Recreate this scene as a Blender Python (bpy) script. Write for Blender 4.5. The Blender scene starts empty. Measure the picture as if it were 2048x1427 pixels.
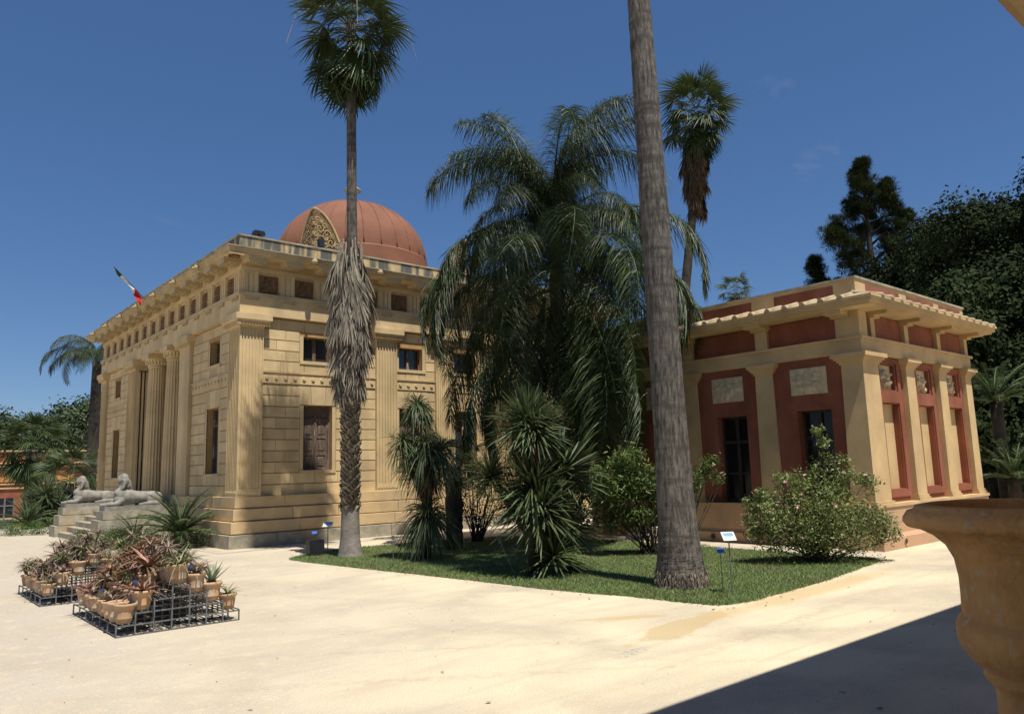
import bpy, math, random
import numpy as np
from mathutils import Matrix, Vector
R = math.radians
random.seed(7)
rng = np.random.default_rng(11)
scene = bpy.context.scene
COL = scene.collection

# ---------------------------------------------------------------- camera
cam_d = bpy.data.cameras.new('camera')
cam = bpy.data.objects.new('camera', cam_d); COL.objects.link(cam)
cam_d.sensor_width = 36.0
cam_d.lens = 1531.64 / 2048 * 36.0
cam_d.clip_start = 0.05; cam_d.clip_end = 2000
cam.matrix_world = Matrix(((0.7620, -0.0740, 0.6434, 0), (-0.6469, -0.1289, 0.7516, 0), (-0.0280, 0.9889, 0.1463, 2.0), (0, 0, 0, 1)))
_ex = Vector((0.76195, -0.64701, -0.02823)); 
_fw = Vector((0.64343, 0.75170, 0.14571))
_z = -_fw.normalized(); _x = (_ex - _ex.dot(_z) * _z).normalized(); _y = _z.cross(_x)
cam.matrix_world = Matrix(((_x.x, _y.x, _z.x, 0), (_x.y, _y.y, _z.y, 0), (_x.z, _y.z, _z.z, 2.0), (0, 0, 0, 1)))
scene.camera = cam

# ---------------------------------------------------------------- sky and sun
SUN_EL, SUN_AZ = 68.3, math.atan2(-.13, -.99)
world = bpy.data.worlds.new('World'); scene.world = world; world.use_nodes = True
wn = world.node_tree.nodes; wl = world.node_tree.links
bg = wn['Background']
sky = wn.new('ShaderNodeTexSky'); sky.sky_type = 'NISHITA'; sky.sun_disc = False
sky.sun_elevation = R(SUN_EL); sky.sun_rotation = SUN_AZ
sky.altitude = 0; sky.air_density = .8; sky.dust_density = 0.1; sky.ozone_density = 9
gam = wn.new('ShaderNodeGamma'); gam.inputs[1].default_value = .66; sat = wn.new('ShaderNodeHueSaturation'); sat.inputs['Saturation'].default_value = 1.27; sat.inputs['Hue'].default_value = .508
wl.new(sky.outputs[0], gam.inputs[0]); wl.new(gam.outputs[0], sat.inputs['Color'])
# thin cirrus, everywhere in the sky
wtc = wn.new('ShaderNodeTexCoord'); wmp = wn.new('ShaderNodeMapping'); wmp.inputs['Scale'].default_value = (1.6, 4.0, 7.0)
wmp.inputs['Rotation'].default_value = (0.3, 0.25, 0.6)
wno = wn.new('ShaderNodeTexNoise'); wno.inputs['Scale'].default_value = 1.3; wno.inputs['Detail'].default_value = 7; wno.inputs['Roughness'].default_value = .6
wno.inputs['Distortion'].default_value = .8
wrp = wn.new('ShaderNodeValToRGB'); wrp.color_ramp.elements[0].position = .66; wrp.color_ramp.elements[1].position = .95
wrp.color_ramp.elements[0].color = (0, 0, 0, 1); wrp.color_ramp.elements[1].color = (.35, .35, .35, 1)
wmx = wn.new('ShaderNodeMixRGB'); wmx.inputs[2].default_value = (2.6, 2.9, 3.3, 1)
wl.new(wtc.outputs['Generated'], wmp.inputs[0]); wl.new(wmp.outputs[0], wno.inputs[0]); wl.new(wno.outputs['Fac'], wrp.inputs[0])
wl.new(wrp.outputs[0], wmx.inputs[0]); wl.new(sat.outputs[0], wmx.inputs[1]); wl.new(wmx.outputs[0], bg.inputs[0])
bg.inputs[1].default_value = 0.118

sd = bpy.data.lights.new('sun', 'SUN'); sd.energy = 4.6; sd.angle = R(0.53); sd.color = (1.0, .95, .86)
sun = bpy.data.objects.new('sun', sd); COL.objects.link(sun)
_s = Vector((math.sin(SUN_AZ) * math.cos(R(SUN_EL)), math.cos(SUN_AZ) * math.cos(R(SUN_EL)), math.sin(R(SUN_EL))))
sun.rotation_euler = _s.to_track_quat('Z', 'Y').to_euler(); sun.location = (0, -10, 30)
scene.view_settings.view_transform = 'Standard'; scene.view_settings.look = 'None'
scene.view_settings.exposure = 0.47; scene.view_settings.gamma = 1.0; scene.view_settings.use_curve_mapping = False
scene.cycles.max_bounces = 6

# ---------------------------------------------------------------- helpers
class MB:
    """collects geometry for one mesh"""
    def __init__(s): s.v = []; s.f = []; s.n = 0; s.np = []
    def add(s, vs, fs):
        o = s.n; s.v.extend(tuple(map(float, p)) for p in vs); s.n += len(vs)
        s.f.extend(tuple(i + o for i in f) for f in fs); return s
    def arr(s, V, F):
        V = np.asarray(V, float).reshape(-1, 3); o = s.n
        s.v.extend(map(tuple, V.tolist())); s.n += len(V); s.f.extend(map(tuple, (np.asarray(F) + o).tolist())); return s
    def box(s, x0, x1, y0, y1, z0, z1):
        return s.add([(x0, y0, z0), (x1, y0, z0), (x1, y1, z0), (x0, y1, z0), (x0, y0, z1), (x1, y0, z1), (x1, y1, z1), (x0, y1, z1)],
                     [(0, 3, 2, 1), (4, 5, 6, 7), (0, 1, 5, 4), (1, 2, 6, 5), (2, 3, 7, 6), (3, 0, 4, 7)])
    def frust(s, b, t):      # b, t: (x0,x1,y0,y1,z)
        x0, x1, y0, y1, z0 = b; X0, X1, Y0, Y1, z1 = t
        return s.add([(x0, y0, z0), (x1, y0, z0), (x1, y1, z0), (x0, y1, z0), (X0, Y0, z1), (X1, Y0, z1), (X1, Y1, z1), (X0, Y1, z1)],
                     [(0, 3, 2, 1), (4, 5, 6, 7), (0, 1, 5, 4), (1, 2, 6, 5), (2, 3, 7, 6), (3, 0, 4, 7)])
    def lathe(s, prof, n=24, c=(0, 0, 0), a0=0, a1=2 * math.pi, cap=False):
        full = abs(a1 - a0 - 2 * math.pi) < 1e-6; m = n if full else n + 1; vs = []
        for r, z in prof:
            for i in range(m):
                a = a0 + (a1 - a0) * i / n; vs.append((c[0] + r * math.cos(a), c[1] + r * math.sin(a), c[2] + z))
        fs = []
        for j in range(len(prof) - 1):
            for i in range(n):
                k = (i + 1) % m if full else i + 1
                fs.append((j * m + i, j * m + k, (j + 1) * m + k, (j + 1) * m + i))
        if cap: fs.append(tuple(range((len(prof) - 1) * m, len(prof) * m)))
        return s.add(vs, fs)
    def tube(s, pts, rad, n=6, cap=True):
        pts = [Vector(p) for p in pts]; rad = rad if hasattr(rad, '__len__') else [rad] * len(pts); vs = []
        for i, p in enumerate(pts):
            d = (pts[min(i + 1, len(pts) - 1)] - pts[max(i - 1, 0)]).normalized()
            a = d.orthogonal().normalized() if i == 0 else (a - a.dot(d) * d).normalized()
            b = d.cross(a)
            for k in range(n):
                t = 2 * math.pi * k / n; vs.append(p + (a * math.cos(t) + b * math.sin(t)) * rad[i])
        fs = [(j * n + i, j * n + (i + 1) % n, (j + 1) * n + (i + 1) % n, (j + 1) * n + i) for j in range(len(pts) - 1) for i in range(n)]
        if cap: fs += [tuple(range(n - 1, -1, -1)), tuple(range((len(pts) - 1) * n, len(pts) * n))]
        return s.add(vs, fs)
    def mesh(s, name, mat, smooth=False):
        me = bpy.data.meshes.new(name); me.from_pydata(s.v, [], s.f); me.materials.append(mat)
        if smooth: me.polygons.foreach_set('use_smooth', [True] * len(me.polygons))
        me.update(); return me
    def build(s, name, mat, parent=None, smooth=False):
        return link(name, s.mesh(name, mat, smooth), parent)

def link(name, me, parent=None):
    o = bpy.data.objects.new(name, me); COL.objects.link(o)
    if parent is not None:
        o.parent = parent; o.matrix_parent_inverse = Matrix.Translation(-parent.location) if parent.parent is None and parent.type == 'EMPTY' else Matrix()
    return o
def quads(name, V, F, mat, parent=None, smooth=False):
    """numpy quad mesh"""
    V = np.ascontiguousarray(V, np.float32).reshape(-1, 3); F = np.ascontiguousarray(F, np.int32); k = F.shape[1]
    me = bpy.data.meshes.new(name); me.vertices.add(len(V)); me.vertices.foreach_set('co', V.ravel())
    me.loops.add(F.size); me.loops.foreach_set('vertex_index', F.ravel())
    me.polygons.add(len(F)); me.polygons.foreach_set('loop_start', np.arange(0, F.size, k, dtype=np.int32))
    me.materials.append(mat); me.update(calc_edges=True)
    if smooth: me.polygons.foreach_set('use_smooth', np.ones(len(F), bool))
    return link(name, me, parent) if parent is not False else me
def tag(o, label, cat, group=None, kind=None):
    if label: o['label'] = label
    if cat: o['category'] = cat
    if group: o['group'] = group
    if kind: o['kind'] = kind
    return o
def thing(name, label, cat, loc=(0, 0, 0), group=None):
    o = bpy.data.objects.new(name, None); COL.objects.link(o); o.location = loc; o.empty_display_size = .2
    return tag(o, label, cat, group)
def struct(o): o['kind'] = 'structure'; return o
def place(me_or_obj, name, parent, loc, rot=(0, 0, 0), sc=1.0):
    """another object on shared mesh data"""
    me = me_or_obj.data if hasattr(me_or_obj, 'data') else me_or_obj
    o = link(name, me, parent); o.location = loc; o.rotation_euler = rot
    o.scale = sc if hasattr(sc, '__len__') else (sc, sc, sc); return o
def copy_tree(o, loc, rotz=0, sc=1.0, label=None, group=None):
    c = o.copy(); COL.objects.link(c); c.location = loc; c.rotation_euler = (0, 0, rotz); c.scale = (sc, sc, sc)
    if label: c['label'] = label
    if group: c['group'] = group
    for ch in o.children:
        d = ch.copy(); COL.objects.link(d); d.parent = c; d.matrix_parent_inverse = ch.matrix_parent_inverse.copy()
        for g in ch.children:
            e = g.copy(); COL.objects.link(e); e.parent = d; e.matrix_parent_inverse = g.matrix_parent_inverse.copy()
    return c

# ---------------------------------------------------------------- materials
def mat(name, col, rough=.85, var=.12, scale=3.0, bump=.15, bscale=40, col2=None, streak=None, island=0.0, trans=0.0, spec=.3, objrand=0.0, coord='Object', stretch=None, patch=(.35, .7)):
    m = bpy.data.materials.new(name); m.use_nodes = True; n = m.node_tree.nodes; l = m.node_tree.links
    b = n['Principled BSDF']; b.inputs['Roughness'].default_value = rough; b.inputs['Specular IOR Level'].default_value = spec
    tc = n.new('ShaderNodeTexCoord'); vec = tc.outputs[coord]
    if coord == 'World':
        pass
    if stretch:
        mp = n.new('ShaderNodeMapping'); mp.inputs['Scale'].default_value = stretch; l.new(vec, mp.inputs[0]); vec = mp.outputs[0]
    no = n.new('ShaderNodeTexNoise'); no.inputs['Scale'].default_value = scale; no.inputs['Detail'].default_value = 6; no.inputs['Roughness'].default_value = .62
    l.new(vec, no.inputs['Vector'])
    rp = n.new('ShaderNodeMapRange'); rp.inputs[1].default_value = patch[0]; rp.inputs[2].default_value = patch[1]; l.new(no.outputs['Fac'], rp.inputs[0])
    mx = n.new('ShaderNodeMixRGB'); c2 = col2 or tuple(c * (1 - 2.2 * var) for c in col)
    mx.inputs[1].default_value = (*[min(1, c * (1 + var)) for c in col], 1); mx.inputs[2].default_value = (*c2, 1); l.new(rp.outputs[0], mx.inputs[0])
    out = mx.outputs[0]
    if streak:
        # vertical run-off stains
        sc, lo, hi, scol = streak
        mp2 = n.new('ShaderNodeMapping'); mp2.inputs['Scale'].default_value = sc; l.new(tc.outputs[coord], mp2.inputs[0])
        n2 = n.new('ShaderNodeTexNoise'); n2.inputs['Scale'].default_value = 1.0; n2.inputs['Detail'].default_value = 5; l.new(mp2.outputs[0], n2.inputs['Vector'])
        r2 = n.new('ShaderNodeMapRange'); r2.inputs[1].default_value = lo; r2.inputs[2].default_value = hi; l.new(n2.outputs['Fac'], r2.inputs[0])
        m2 = n.new('ShaderNodeMixRGB'); m2.inputs[2].default_value = (*scol, 1); l.new(r2.outputs[0], m2.inputs[0]); l.new(out, m2.inputs[1]); out = m2.outputs[0]
    if island or objrand:
        hs = n.new('ShaderNodeHueSaturation'); mr = n.new('ShaderNodeMapRange')
        k = island or objrand; mr.inputs[3].default_value = 1 - k; mr.inputs[4].default_value = 1 + k
        if island: g = n.new('ShaderNodeNewGeometry'); l.new(g.outputs['Random Per Island'], mr.inputs[0])
        else: g = n.new('ShaderNodeObjectInfo'); l.new(g.outputs['Random'], mr.inputs[0])
        l.new(mr.outputs[0], hs.inputs['Value']); l.new(out, hs.inputs['Color']); out = hs.outputs[0]
        if island:
            mh = n.new('ShaderNodeMapRange'); mh.inputs[3].default_value = .48; mh.inputs[4].default_value = .52
            fr = n.new('ShaderNodeMath'); fr.operation = 'FRACT'; mu = n.new('ShaderNodeMath'); mu.operation = 'MULTIPLY'; mu.inputs[1].default_value = 7.31
            l.new(g.outputs['Random Per Island'], mu.inputs[0]); l.new(mu.outputs[0], fr.inputs[0]); l.new(fr.outputs[0], mh.inputs[0]); l.new(mh.outputs[0], hs.inputs['Hue'])
    l.new(out, b.inputs['Base Color'])
    if bump:
        nb = n.new('ShaderNodeTexNoise'); nb.inputs['Scale'].default_value = bscale; nb.inputs['Detail'].default_value = 4; l.new(vec, nb.inputs['Vector'])
        bp = n.new('ShaderNodeBump'); bp.inputs['Strength'].default_value = bump; bp.inputs['Distance'].default_value = .02
        l.new(nb.outputs['Fac'], bp.inputs['Height']); l.new(bp.outputs[0], b.inputs['Normal'])
    if trans:
        tr = n.new('ShaderNodeBsdfTranslucent'); l.new(out, tr.inputs[0]); ms = n.new('ShaderNodeMixShader'); ms.inputs[0].default_value = trans
        l.new(b.outputs[0], ms.inputs[1]); l.new(tr.outputs[0], ms.inputs[2]); l.new(ms.outputs[0], n['Material Output'].inputs[0])
    return m
M = {}
M['ochre'] = mat('ochre_stucco', (.60, .455, .248), var=.10, scale=.9, bump=.12, bscale=60, streak=((1.1, 1.1, .25), .50, .74, (.44, .32, .17)))
M['ochre_block'] = mat('ochre_block', (.60, .455, .248), var=.11, scale=1.3, bump=.14, bscale=60, objrand=.12, streak=((1.3, 1.3, .3), .52, .76, (.44, .325, .18)))
M['joint'] = mat('ochre_joint', (.40, .25, .10), var=.1)
M['plinth'] = mat('weathered_plinth', (.57, .41, .215), var=.12, scale=1.6, bump=.25, bscale=35, col2=(.47, .35, .20), streak=((1.0, 1.0, .8), .56, .75, (.40, .34, .25)))
M['plinth_stone'] = mat('grey_plinth_stone', (.36, .32, .24), var=.2, scale=2.5, bump=.4, bscale=30, col2=(.17, .165, .13), streak=((2.5, 2.5, .6), .5, .75, (.42, .32, .19)))
M['parapet'] = mat('stained_parapet', (.50, .38, .20), var=.12, scale=2, bump=.3, bscale=30, streak=((3.2, 3.2, .35), .40, .53, (.10, .105, .095)))
M['geison'] = mat('geison_stone', (.52, .40, .22), var=.12, scale=1.2, bump=.15, streak=((1.5, 1.5, .6), .5, .8, (.36, .30, .2)))
M['metope'] = mat('metope_brown', (.20, .115, .055), var=.2, scale=9, bump=.8, bscale=16)
M['dome'] = mat('dome_red', (.215, .092, .054), var=.10, scale=.9, bump=.1, bscale=20, rough=.8)
M['arabesque'] = mat('arabesque', (.40, .31, .165), var=.15, scale=6, col2=(.28, .21, .11))
M['marble'] = mat('pale_stone', (.55, .47, .38), var=.1)
M['stone'] = mat('sphinx_stone', (.27, .255, .225), var=.15, scale=5, bump=.35, bscale=55, col2=(.15, .142, .122), rough=.95)
M['cochre'] = mat('pale_ochre', (.55, .395, .205), var=.11, scale=1.0, bump=.12, bscale=50, streak=((1, 1, .3), .5, .78, (.40, .29, .16)))
M['cred'] = mat('pompeian_red', (.24, .080, .043), var=.16, scale=1.2, bump=.12, bscale=50, streak=((1.2, 1.2, .35), .46, .74, (.30, .115, .078)))
M['cbase'] = mat('base_pink', (.47, .28, .17), var=.10, scale=.8, bump=.2, bscale=40, col2=(.42, .31, .19), streak=((1.2, 1.2, 1.2), .52, .7, (.36, .25, .16)))
M['relief'] = mat('relief_stone', (.58, .47, .30), var=.12, scale=5)
M['niche'] = mat('niche_ochre', (.52, .37, .19), var=.08, scale=1)
M['wood'] = mat('old_brown_wood', (.16, .115, .088), var=.3, scale=4, rough=.7, stretch=(6, 6, 1), streak=((14, 14, 1.5), .62, .72, (.32, .29, .26)))
M['woodlt'] = mat('worn_wood', (.16, .10, .06), var=.3, scale=4, rough=.8, stretch=(6, 6, 1), streak=((12, 12, 2), .6, .7, (.45, .40, .36)))
M['cdoor'] = mat('dark_door_paint', (.035, .03, .026), var=.2, rough=.5)
M['tile'] = mat('pale_roof_tile', (.38, .30, .185), var=.15, scale=5, objrand=.12)
M['metal'] = mat('grey_iron', (.13, .14, .145), var=.2, scale=12, rough=.6, spec=.4)
M['black'] = mat('black_housing', (.015, .016, .02), var=.2, rough=.4)
M['terra'] = mat('terracotta', (.44, .26, .14), var=.15, scale=5, bump=.3, bscale=30, objrand=.28, col2=(.40, .31, .22), streak=((9, 9, 5), .52, .7, (.48, .42, .33)))
M['urn'] = mat('urn_terracotta', (.62, .33, .115), var=.16, scale=3.0, bump=.6, bscale=26, col2=(.42, .22, .08), streak=((24, 24, 18), .57, .72, (.55, .40, .24)))
M['soil'] = mat('soil', (.05, .035, .022), var=.3, scale=20)
M['white'] = mat('white_enamel', (.78, .78, .76), var=.03, rough=.4)
M['blue'] = mat('blue_enamel', (.05, .13, .42), var=.05, rough=.4)
M['skyblue'] = mat('printed_blue', (.22, .36, .48), var=.1, rough=.4)
M['fgreen'] = mat('flag_green', (.012, .06, .03), var=.05); M['fwhite'] = mat('flag_white', (.75, .74, .72), var=.03); M['fred'] = mat('flag_red', (.55, .03, .03), var=.05)
def glass(c=(.035, .042, .05), sp=.6):
    m = bpy.data.materials.new('window_glass'); m.use_nodes = True; b = m.node_tree.nodes['Principled BSDF']
    b.inputs['Base Color'].default_value = (*c, 1); b.inputs['Roughness'].default_value = .12; b.inputs['Specular IOR Level'].default_value = sp
    no = m.node_tree.nodes.new('ShaderNodeTexNoise'); no.inputs['Scale'].default_value = 3; bp = m.node_tree.nodes.new('ShaderNodeBump'); bp.inputs['Strength'].default_value = .06
    m.node_tree.links.new(no.outputs['Fac'], bp.inputs['Height']); m.node_tree.links.new(bp.outputs[0], b.inputs['Normal']); return m
M['glass'] = glass(); M['glassd'] = glass((.012, .012, .012), .25)
LEAF = dict(rough=.5, bump=0, trans=.18, spec=.4)
M['frond'] = mat('feather_frond', (.046, .068, .020), var=.2, scale=.7, island=.35, **LEAF)
M['fan'] = mat('fan_leaf', (.055, .085, .024), var=.25, scale=1.2, island=.3, **LEAF)
M['dead'] = mat('dead_frond', (.27, .235, .18), var=.3, scale=1.5, island=.45, rough=.8, bump=0, trans=.08, spec=.2)
M['deadbrown'] = mat('dead_frond_brown', (.12, .085, .045), var=.3, scale=1.5, island=.45, rough=.8, bump=0, trans=.08, spec=.2)
M['drac'] = mat('strap_leaf', (.085, .115, .045), var=.2, scale=1.2, island=.35, **LEAF)
M['dracd'] = mat('dry_strap', (.12, .085, .04), var=.3, scale=2, island=.4, rough=.8, bump=0)
M['flower'] = mat('panicle', (.16, .15, .06), var=.2, scale=5, island=.3, rough=.8, bump=0)
M['leaf'] = mat('broad_leaf', (.045, .068, .020), var=.35, scale=.25, island=.4, **LEAF)
M['leafd'] = mat('dark_leaf', (.024, .036, .012), var=.4, scale=.3, island=.28, rough=.8, bump=0, trans=.05, spec=.1)
M['pine'] = mat('pine_needles', (.036, .050, .018), var=.4, scale=.4, island=.4, rough=.8, bump=0, trans=.1, spec=.1)
M['rose'] = mat('rose_leaf', (.16, .20, .062), var=.2, scale=1.5, island=.35, **LEAF)
M['bush'] = mat('bush_leaf', (.10, .145, .032), var=.3, scale=1.2, island=.4, **LEAF)
M['petal'] = mat('rose_petal', (.75, .45, .45), var=.1, island=.2, rough=.6, bump=0, trans=.2)
M['cycad'] = mat('cycad_leaf', (.075, .115, .042), var=.2, scale=1.5, island=.3, **LEAF)
M['hedge'] = mat('hedge_leaf', (.07, .13, .02), var=.3, scale=2, island=.35, **LEAF)
M['grass'] = mat('grass_blade', (.13, .20, .062), col2=(.17, .19, .08), var=.3, scale=1.1, island=.35, rough=.6, bump=0, trans=.25)
M['turf'] = mat('turf', (.075, .10, .034), col2=(.13, .10, .055), var=.3, scale=2, bump=.8, bscale=60)
M['bark'] = mat('palm_bark', (.125, .112, .097), var=.40, scale=3, rough=.95, bump=1.0, bscale=6, stretch=(7, 7, 1.3), streak=((1.5, 1.5, 8), .46, .74, (.052, .045, .038)))
M['barkd'] = mat('dark_bark', (.055, .045, .035), var=.3, scale=3, bump=.8, bscale=12)
M['barkg'] = mat('grey_palm_base', (.24, .215, .185), var=.18, scale=4, rough=.95, bump=.5, bscale=20)
M['stub'] = mat('leaf_stubs', (.23, .19, .14), var=.3, scale=6, island=.35, rough=.9, bump=0)
M['aloeR'] = mat('aloe_reddish', (.24, .13, .08), var=.25, scale=6, island=.3, rough=.5, bump=0, spec=.4)
M['aloeG'] = mat('aloe_green', (.20, .21, .10), var=.25, scale=6, island=.3, rough=.5, bump=0, spec=.4)
M['aloeB'] = mat('aloe_blue_green', (.20, .25, .155), var=.15, scale=5, island=.2, rough=.5, bump=0, spec=.4)
M['aloeO'] = mat('aloe_orange', (.42, .23, .035), var=.2, scale=5, island=.25, rough=.5, bump=0, spec=.4)
M['aloeP'] = mat('aloe_grey_brown', (.23, .17, .12), var=.25, scale=6, island=.3, rough=.5, bump=0, spec=.4)
M['cactus'] = mat('prickly_pear', (.16, .26, .06), var=.15, scale=8, rough=.5)
# ---------------------------------------------------------------- ground
def gz(x, y):
    t = min(1, max(0, (y - 38) / 34)); return -1.55 * t * t * (3 - 2 * t)
def ground_mat():
    m = bpy.data.materials.new('sand_path'); m.use_nodes = True; n = m.node_tree.nodes; l = m.node_tree.links; b = n['Principled BSDF']
    b.inputs['Roughness'].default_value = .95; b.inputs['Specular IOR Level'].default_value = .15
    tc = n.new('ShaderNodeTexCoord'); P = tc.outputs['Object']
    def noise(sc, det=5, vec=P, dist=0):
        a = n.new('ShaderNodeTexNoise'); a.inputs['Scale'].default_value = sc; a.inputs['Detail'].default_value = det; a.inputs['Distortion'].default_value = dist; l.new(vec, a.inputs['Vector']); return a.outputs['Fac']
    def rng_(v, a, c, d=0, e=1):
        r = n.new('ShaderNodeMapRange'); r.inputs[1].default_value = a; r.inputs[2].default_value = c; r.inputs[3].default_value = d; r.inputs[4].default_value = e; l.new(v, r.inputs[0]); return r.outputs[0]
    def mix(f, c1, c2):
        a = n.new('ShaderNodeMixRGB'); l.new(f, a.inputs[0])
        for i, c in ((1, c1), (2, c2)):
            if isinstance(c, tuple): a.inputs[i].default_value = (*c, 1)
            else: l.new(c, a.inputs[i])
        return a.outputs[0]
    def math_(op, a, c):
        k = n.new('ShaderNodeMath'); k.operation = op
        for i, v in enumerate((a, c)):
            if isinstance(v, (int, float)): k.inputs[i].default_value = v
            else: l.new(v, k.inputs[i])
        return k.outputs[0]
    sx = n.new('ShaderNodeSeparateXYZ'); l.new(P, sx.inputs[0])
    # yellow sand to the right, greyer trodden gravel on the left walk
    g = math_('ADD', math_('SUBTRACT', math_('MULTIPLY', sx.outputs[0], .9), math_('MULTIPLY', sx.outputs[1], .42)), math_('MULTIPLY', noise(.35, 4), 3.2))
    c = mix(rng_(g, -1.6, 4.2), (.43, .385, .315), (.60, .52, .365))
    c = mix(rng_(noise(.55, 6, dist=.6), .40, .72), c, (.40, .345, .265))
    c = mix(rng_(noise(3.5, 6), .52, .8, 0, .6), c, (.60, .50, .33))
    c = mix(rng_(noise(60, 3), .54, .74, 0, .8), c, (.27, .22, .15))
    mpz = n.new('ShaderNodeMapping'); mpz.inputs['Rotation'].default_value = (0, 0, .55); mpz.inputs['Scale'].default_value = (.35, 2.6, 1); l.new(P, mpz.inputs[0])
    c = mix(rng_(noise(1.3, 5, mpz.outputs[0], .5), .50, .72, 0, .55), c, (.43, .36, .265))
    c = mix(rng_(noise(16, 4), .58, .75, 0, .5), c, (.64, .56, .40))
    # scuffs: small dark flecks of leaf litter
    c = mix(rng_(noise(7.5, 2), .735, .76, 0, .75), c, (.20, .155, .10))
    # damp run-off by the corner of the lawn
    def blob(cx, cy, rot, lx, ly, lo, hi):
        mp = n.new('ShaderNodeMapping'); mp.vector_type = 'TEXTURE'; mp.inputs['Location'].default_value = (cx, cy, 0); mp.inputs['Rotation'].default_value = (0, 0, rot); mp.inputs['Scale'].default_value = (lx, ly, 1)
        l.new(P, mp.inputs[0]); ln = n.new('ShaderNodeVectorMath'); ln.operation = 'LENGTH'; l.new(mp.outputs[0], ln.inputs[0])
        d = math_('ADD', ln.outputs['Value'], math_('MULTIPLY', math_('SUBTRACT', noise(1.6, 5), .5), 1.5)); return rng_(d, lo, hi, 1, 0)
    c = mix(math_('MULTIPLY', blob(8.05, 6.30, .20, 1.2, .30, .8, 1.0), .62), c, (.42, .31, .15))
    c = mix(math_('MULTIPLY', blob(8.0, 7.2, -.55, .75, .12, .8, 1.05), .6), c, (.45, .33, .165))
    c = mix(math_('MULTIPLY', blob(11.6, 6.45, .04, 2.9, .28, .6, 1.3), .6), c, (.47, .34, .16))
    c = mix(math_('MULTIPLY', math_('MULTIPLY', blob(6.62, 5.83, .2, .30, .10, .7, 1.2), rng_(noise(22, 4), .45, .6)), .9), c, (.25, .27, .27))
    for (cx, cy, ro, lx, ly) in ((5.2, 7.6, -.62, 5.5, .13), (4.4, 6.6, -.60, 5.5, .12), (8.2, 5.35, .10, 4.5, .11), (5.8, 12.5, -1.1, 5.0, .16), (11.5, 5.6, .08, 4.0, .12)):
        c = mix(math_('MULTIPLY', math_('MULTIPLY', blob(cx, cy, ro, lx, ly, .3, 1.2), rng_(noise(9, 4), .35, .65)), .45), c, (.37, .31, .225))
    # cracked concrete strip along the plinth of the yellow building and in front of the red one
    l.new(c, b.inputs['Base Color'])
    bp = n.new('ShaderNodeBump'); bp.inputs['Strength'].default_value = .35; bp.inputs['Distance'].default_value = .02
    l.new(math_('ADD', noise(30, 6), math_('MULTIPLY', noise(2.2, 4), 1.2)), bp.inputs['Height']); l.new(bp.outputs[0], b.inputs['Normal'])
    return m
M['sand'] = ground_mat()
xs = np.concatenate([[-600, -250, -100], np.arange(-50, 91, 5), [150, 300, 700]]); ys = np.concatenate([[-600, -200, -60], np.arange(-20, 121, 4), [200, 400, 900]])
V = np.array([(x, y, gz(x, y)) for y in ys for x in xs]); nx = len(xs)
F = np.array([(j * nx + i, j * nx + i + 1, (j + 1) * nx + i + 1, (j + 1) * nx + i) for j in range(len(ys) - 1) for i in range(nx - 1)])
struct(quads('ground', V, F, M['sand'], None, True))

# pale paving strip round the buildings
M['paving'] = mat('paving', (.47, .405, .30), var=.12, scale=1.5, bump=.25, bscale=40, col2=(.36, .31, .235))
mb = MB()
def strip(mb, pts, z=.006):
    n = len(pts); mb.add([(x, y, z) for x, y in pts], [tuple(range(n))])
strip(mb, [(7.55, 21.15), (24, 20.5), (24, 22.2), (8.1, 22.2), (8.1, 23.5), (7.55, 23.5)])
strip(mb, [(16.15, 7.35), (17.3, 7.9), (17.3, 16.6), (16.0, 16.6), (16.0, 8.2)], .008)
struct(mb.build('paving', M['paving']))

# lawn
LAWN = [(8.2, 17.75), (8.28, 16.4), (8.5, 14.55), (8.72, 12.9), (8.88, 11.2), (9.02, 9.7), (9.28, 8.5), (9.42, 7.6), (9.5, 7.05), (9.62, 6.78), (10.0, 6.66), (10.6, 6.66), (12.4, 6.76), (14.2, 7.02), (15.5, 7.25),
        (15.85, 7.7), (15.84, 9), (15.9, 11.7), (15.84, 15.4), (15.3, 17.9), (14.4, 18.5), (12.7, 18.95), (10.4, 19.15), (9.0, 18.7), (8.4, 18.2)]
def smooth_poly(P, k=4):
    out = []; n = len(P)
    for i in range(n):
        p0, p1, p2, p3 = (np.array(P[(i + j - 1) % n]) for j in range(4))
        for t in np.linspace(0, 1, k, endpoint=False):
            out.append(.5 * ((2 * p1) + (-p0 + p2) * t + (2 * p0 - 5 * p1 + 4 * p2 - p3) * t * t + (-p0 + 3 * p1 - 3 * p2 + p3) * t ** 3))
    return np.array(out)
LP = smooth_poly(LAWN); LP += rng.normal(0, .012, LP.shape)
def inside(P, pts):
    x, y = pts[:, 0], pts[:, 1]; r = np.zeros(len(pts), bool); n = len(P)
    for i in range(n):
        x1, y1 = P[i]; x2, y2 = P[(i + 1) % n]
        c = ((y1 > y) != (y2 > y)) & (x < (x2 - x1) * (y - y1) / (y2 - y1 + 1e-12) + x1); r ^= c
    return r
mb = MB(); n = len(LP)
cen = LP.mean(0)
ring = [(p[0], p[1], .004) for p in LP] + [(p[0] + (cen[0] - p[0]) * .012, p[1] + (cen[1] - p[1]) * .012, .022) for p in LP] + [(cen[0], cen[1], .022)]
mb.add(ring, [(i, (i + 1) % n, n + (i + 1) % n, n + i) for i in range(n)] + [(n + i, n + (i + 1) % n, 2 * n) for i in range(n)])
lawn = mb.build('lawn', M['turf']); struct(lawn)
def blades(N, wscale=1.0, edge=None, h=(.025, .065)):
    pts = np.column_stack([rng.uniform(8.1, 16, N * 2), rng.uniform(6.55, 19.2, N * 2)]); pts = pts[inside(LP, pts)]
    # more blades close to the camera
    d = np.hypot(pts[:, 0], pts[:, 1]); pts = pts[rng.random(len(pts)) < np.clip((13.0 / d) ** 2.0, .2, 1)][:N]
    return pts
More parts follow.
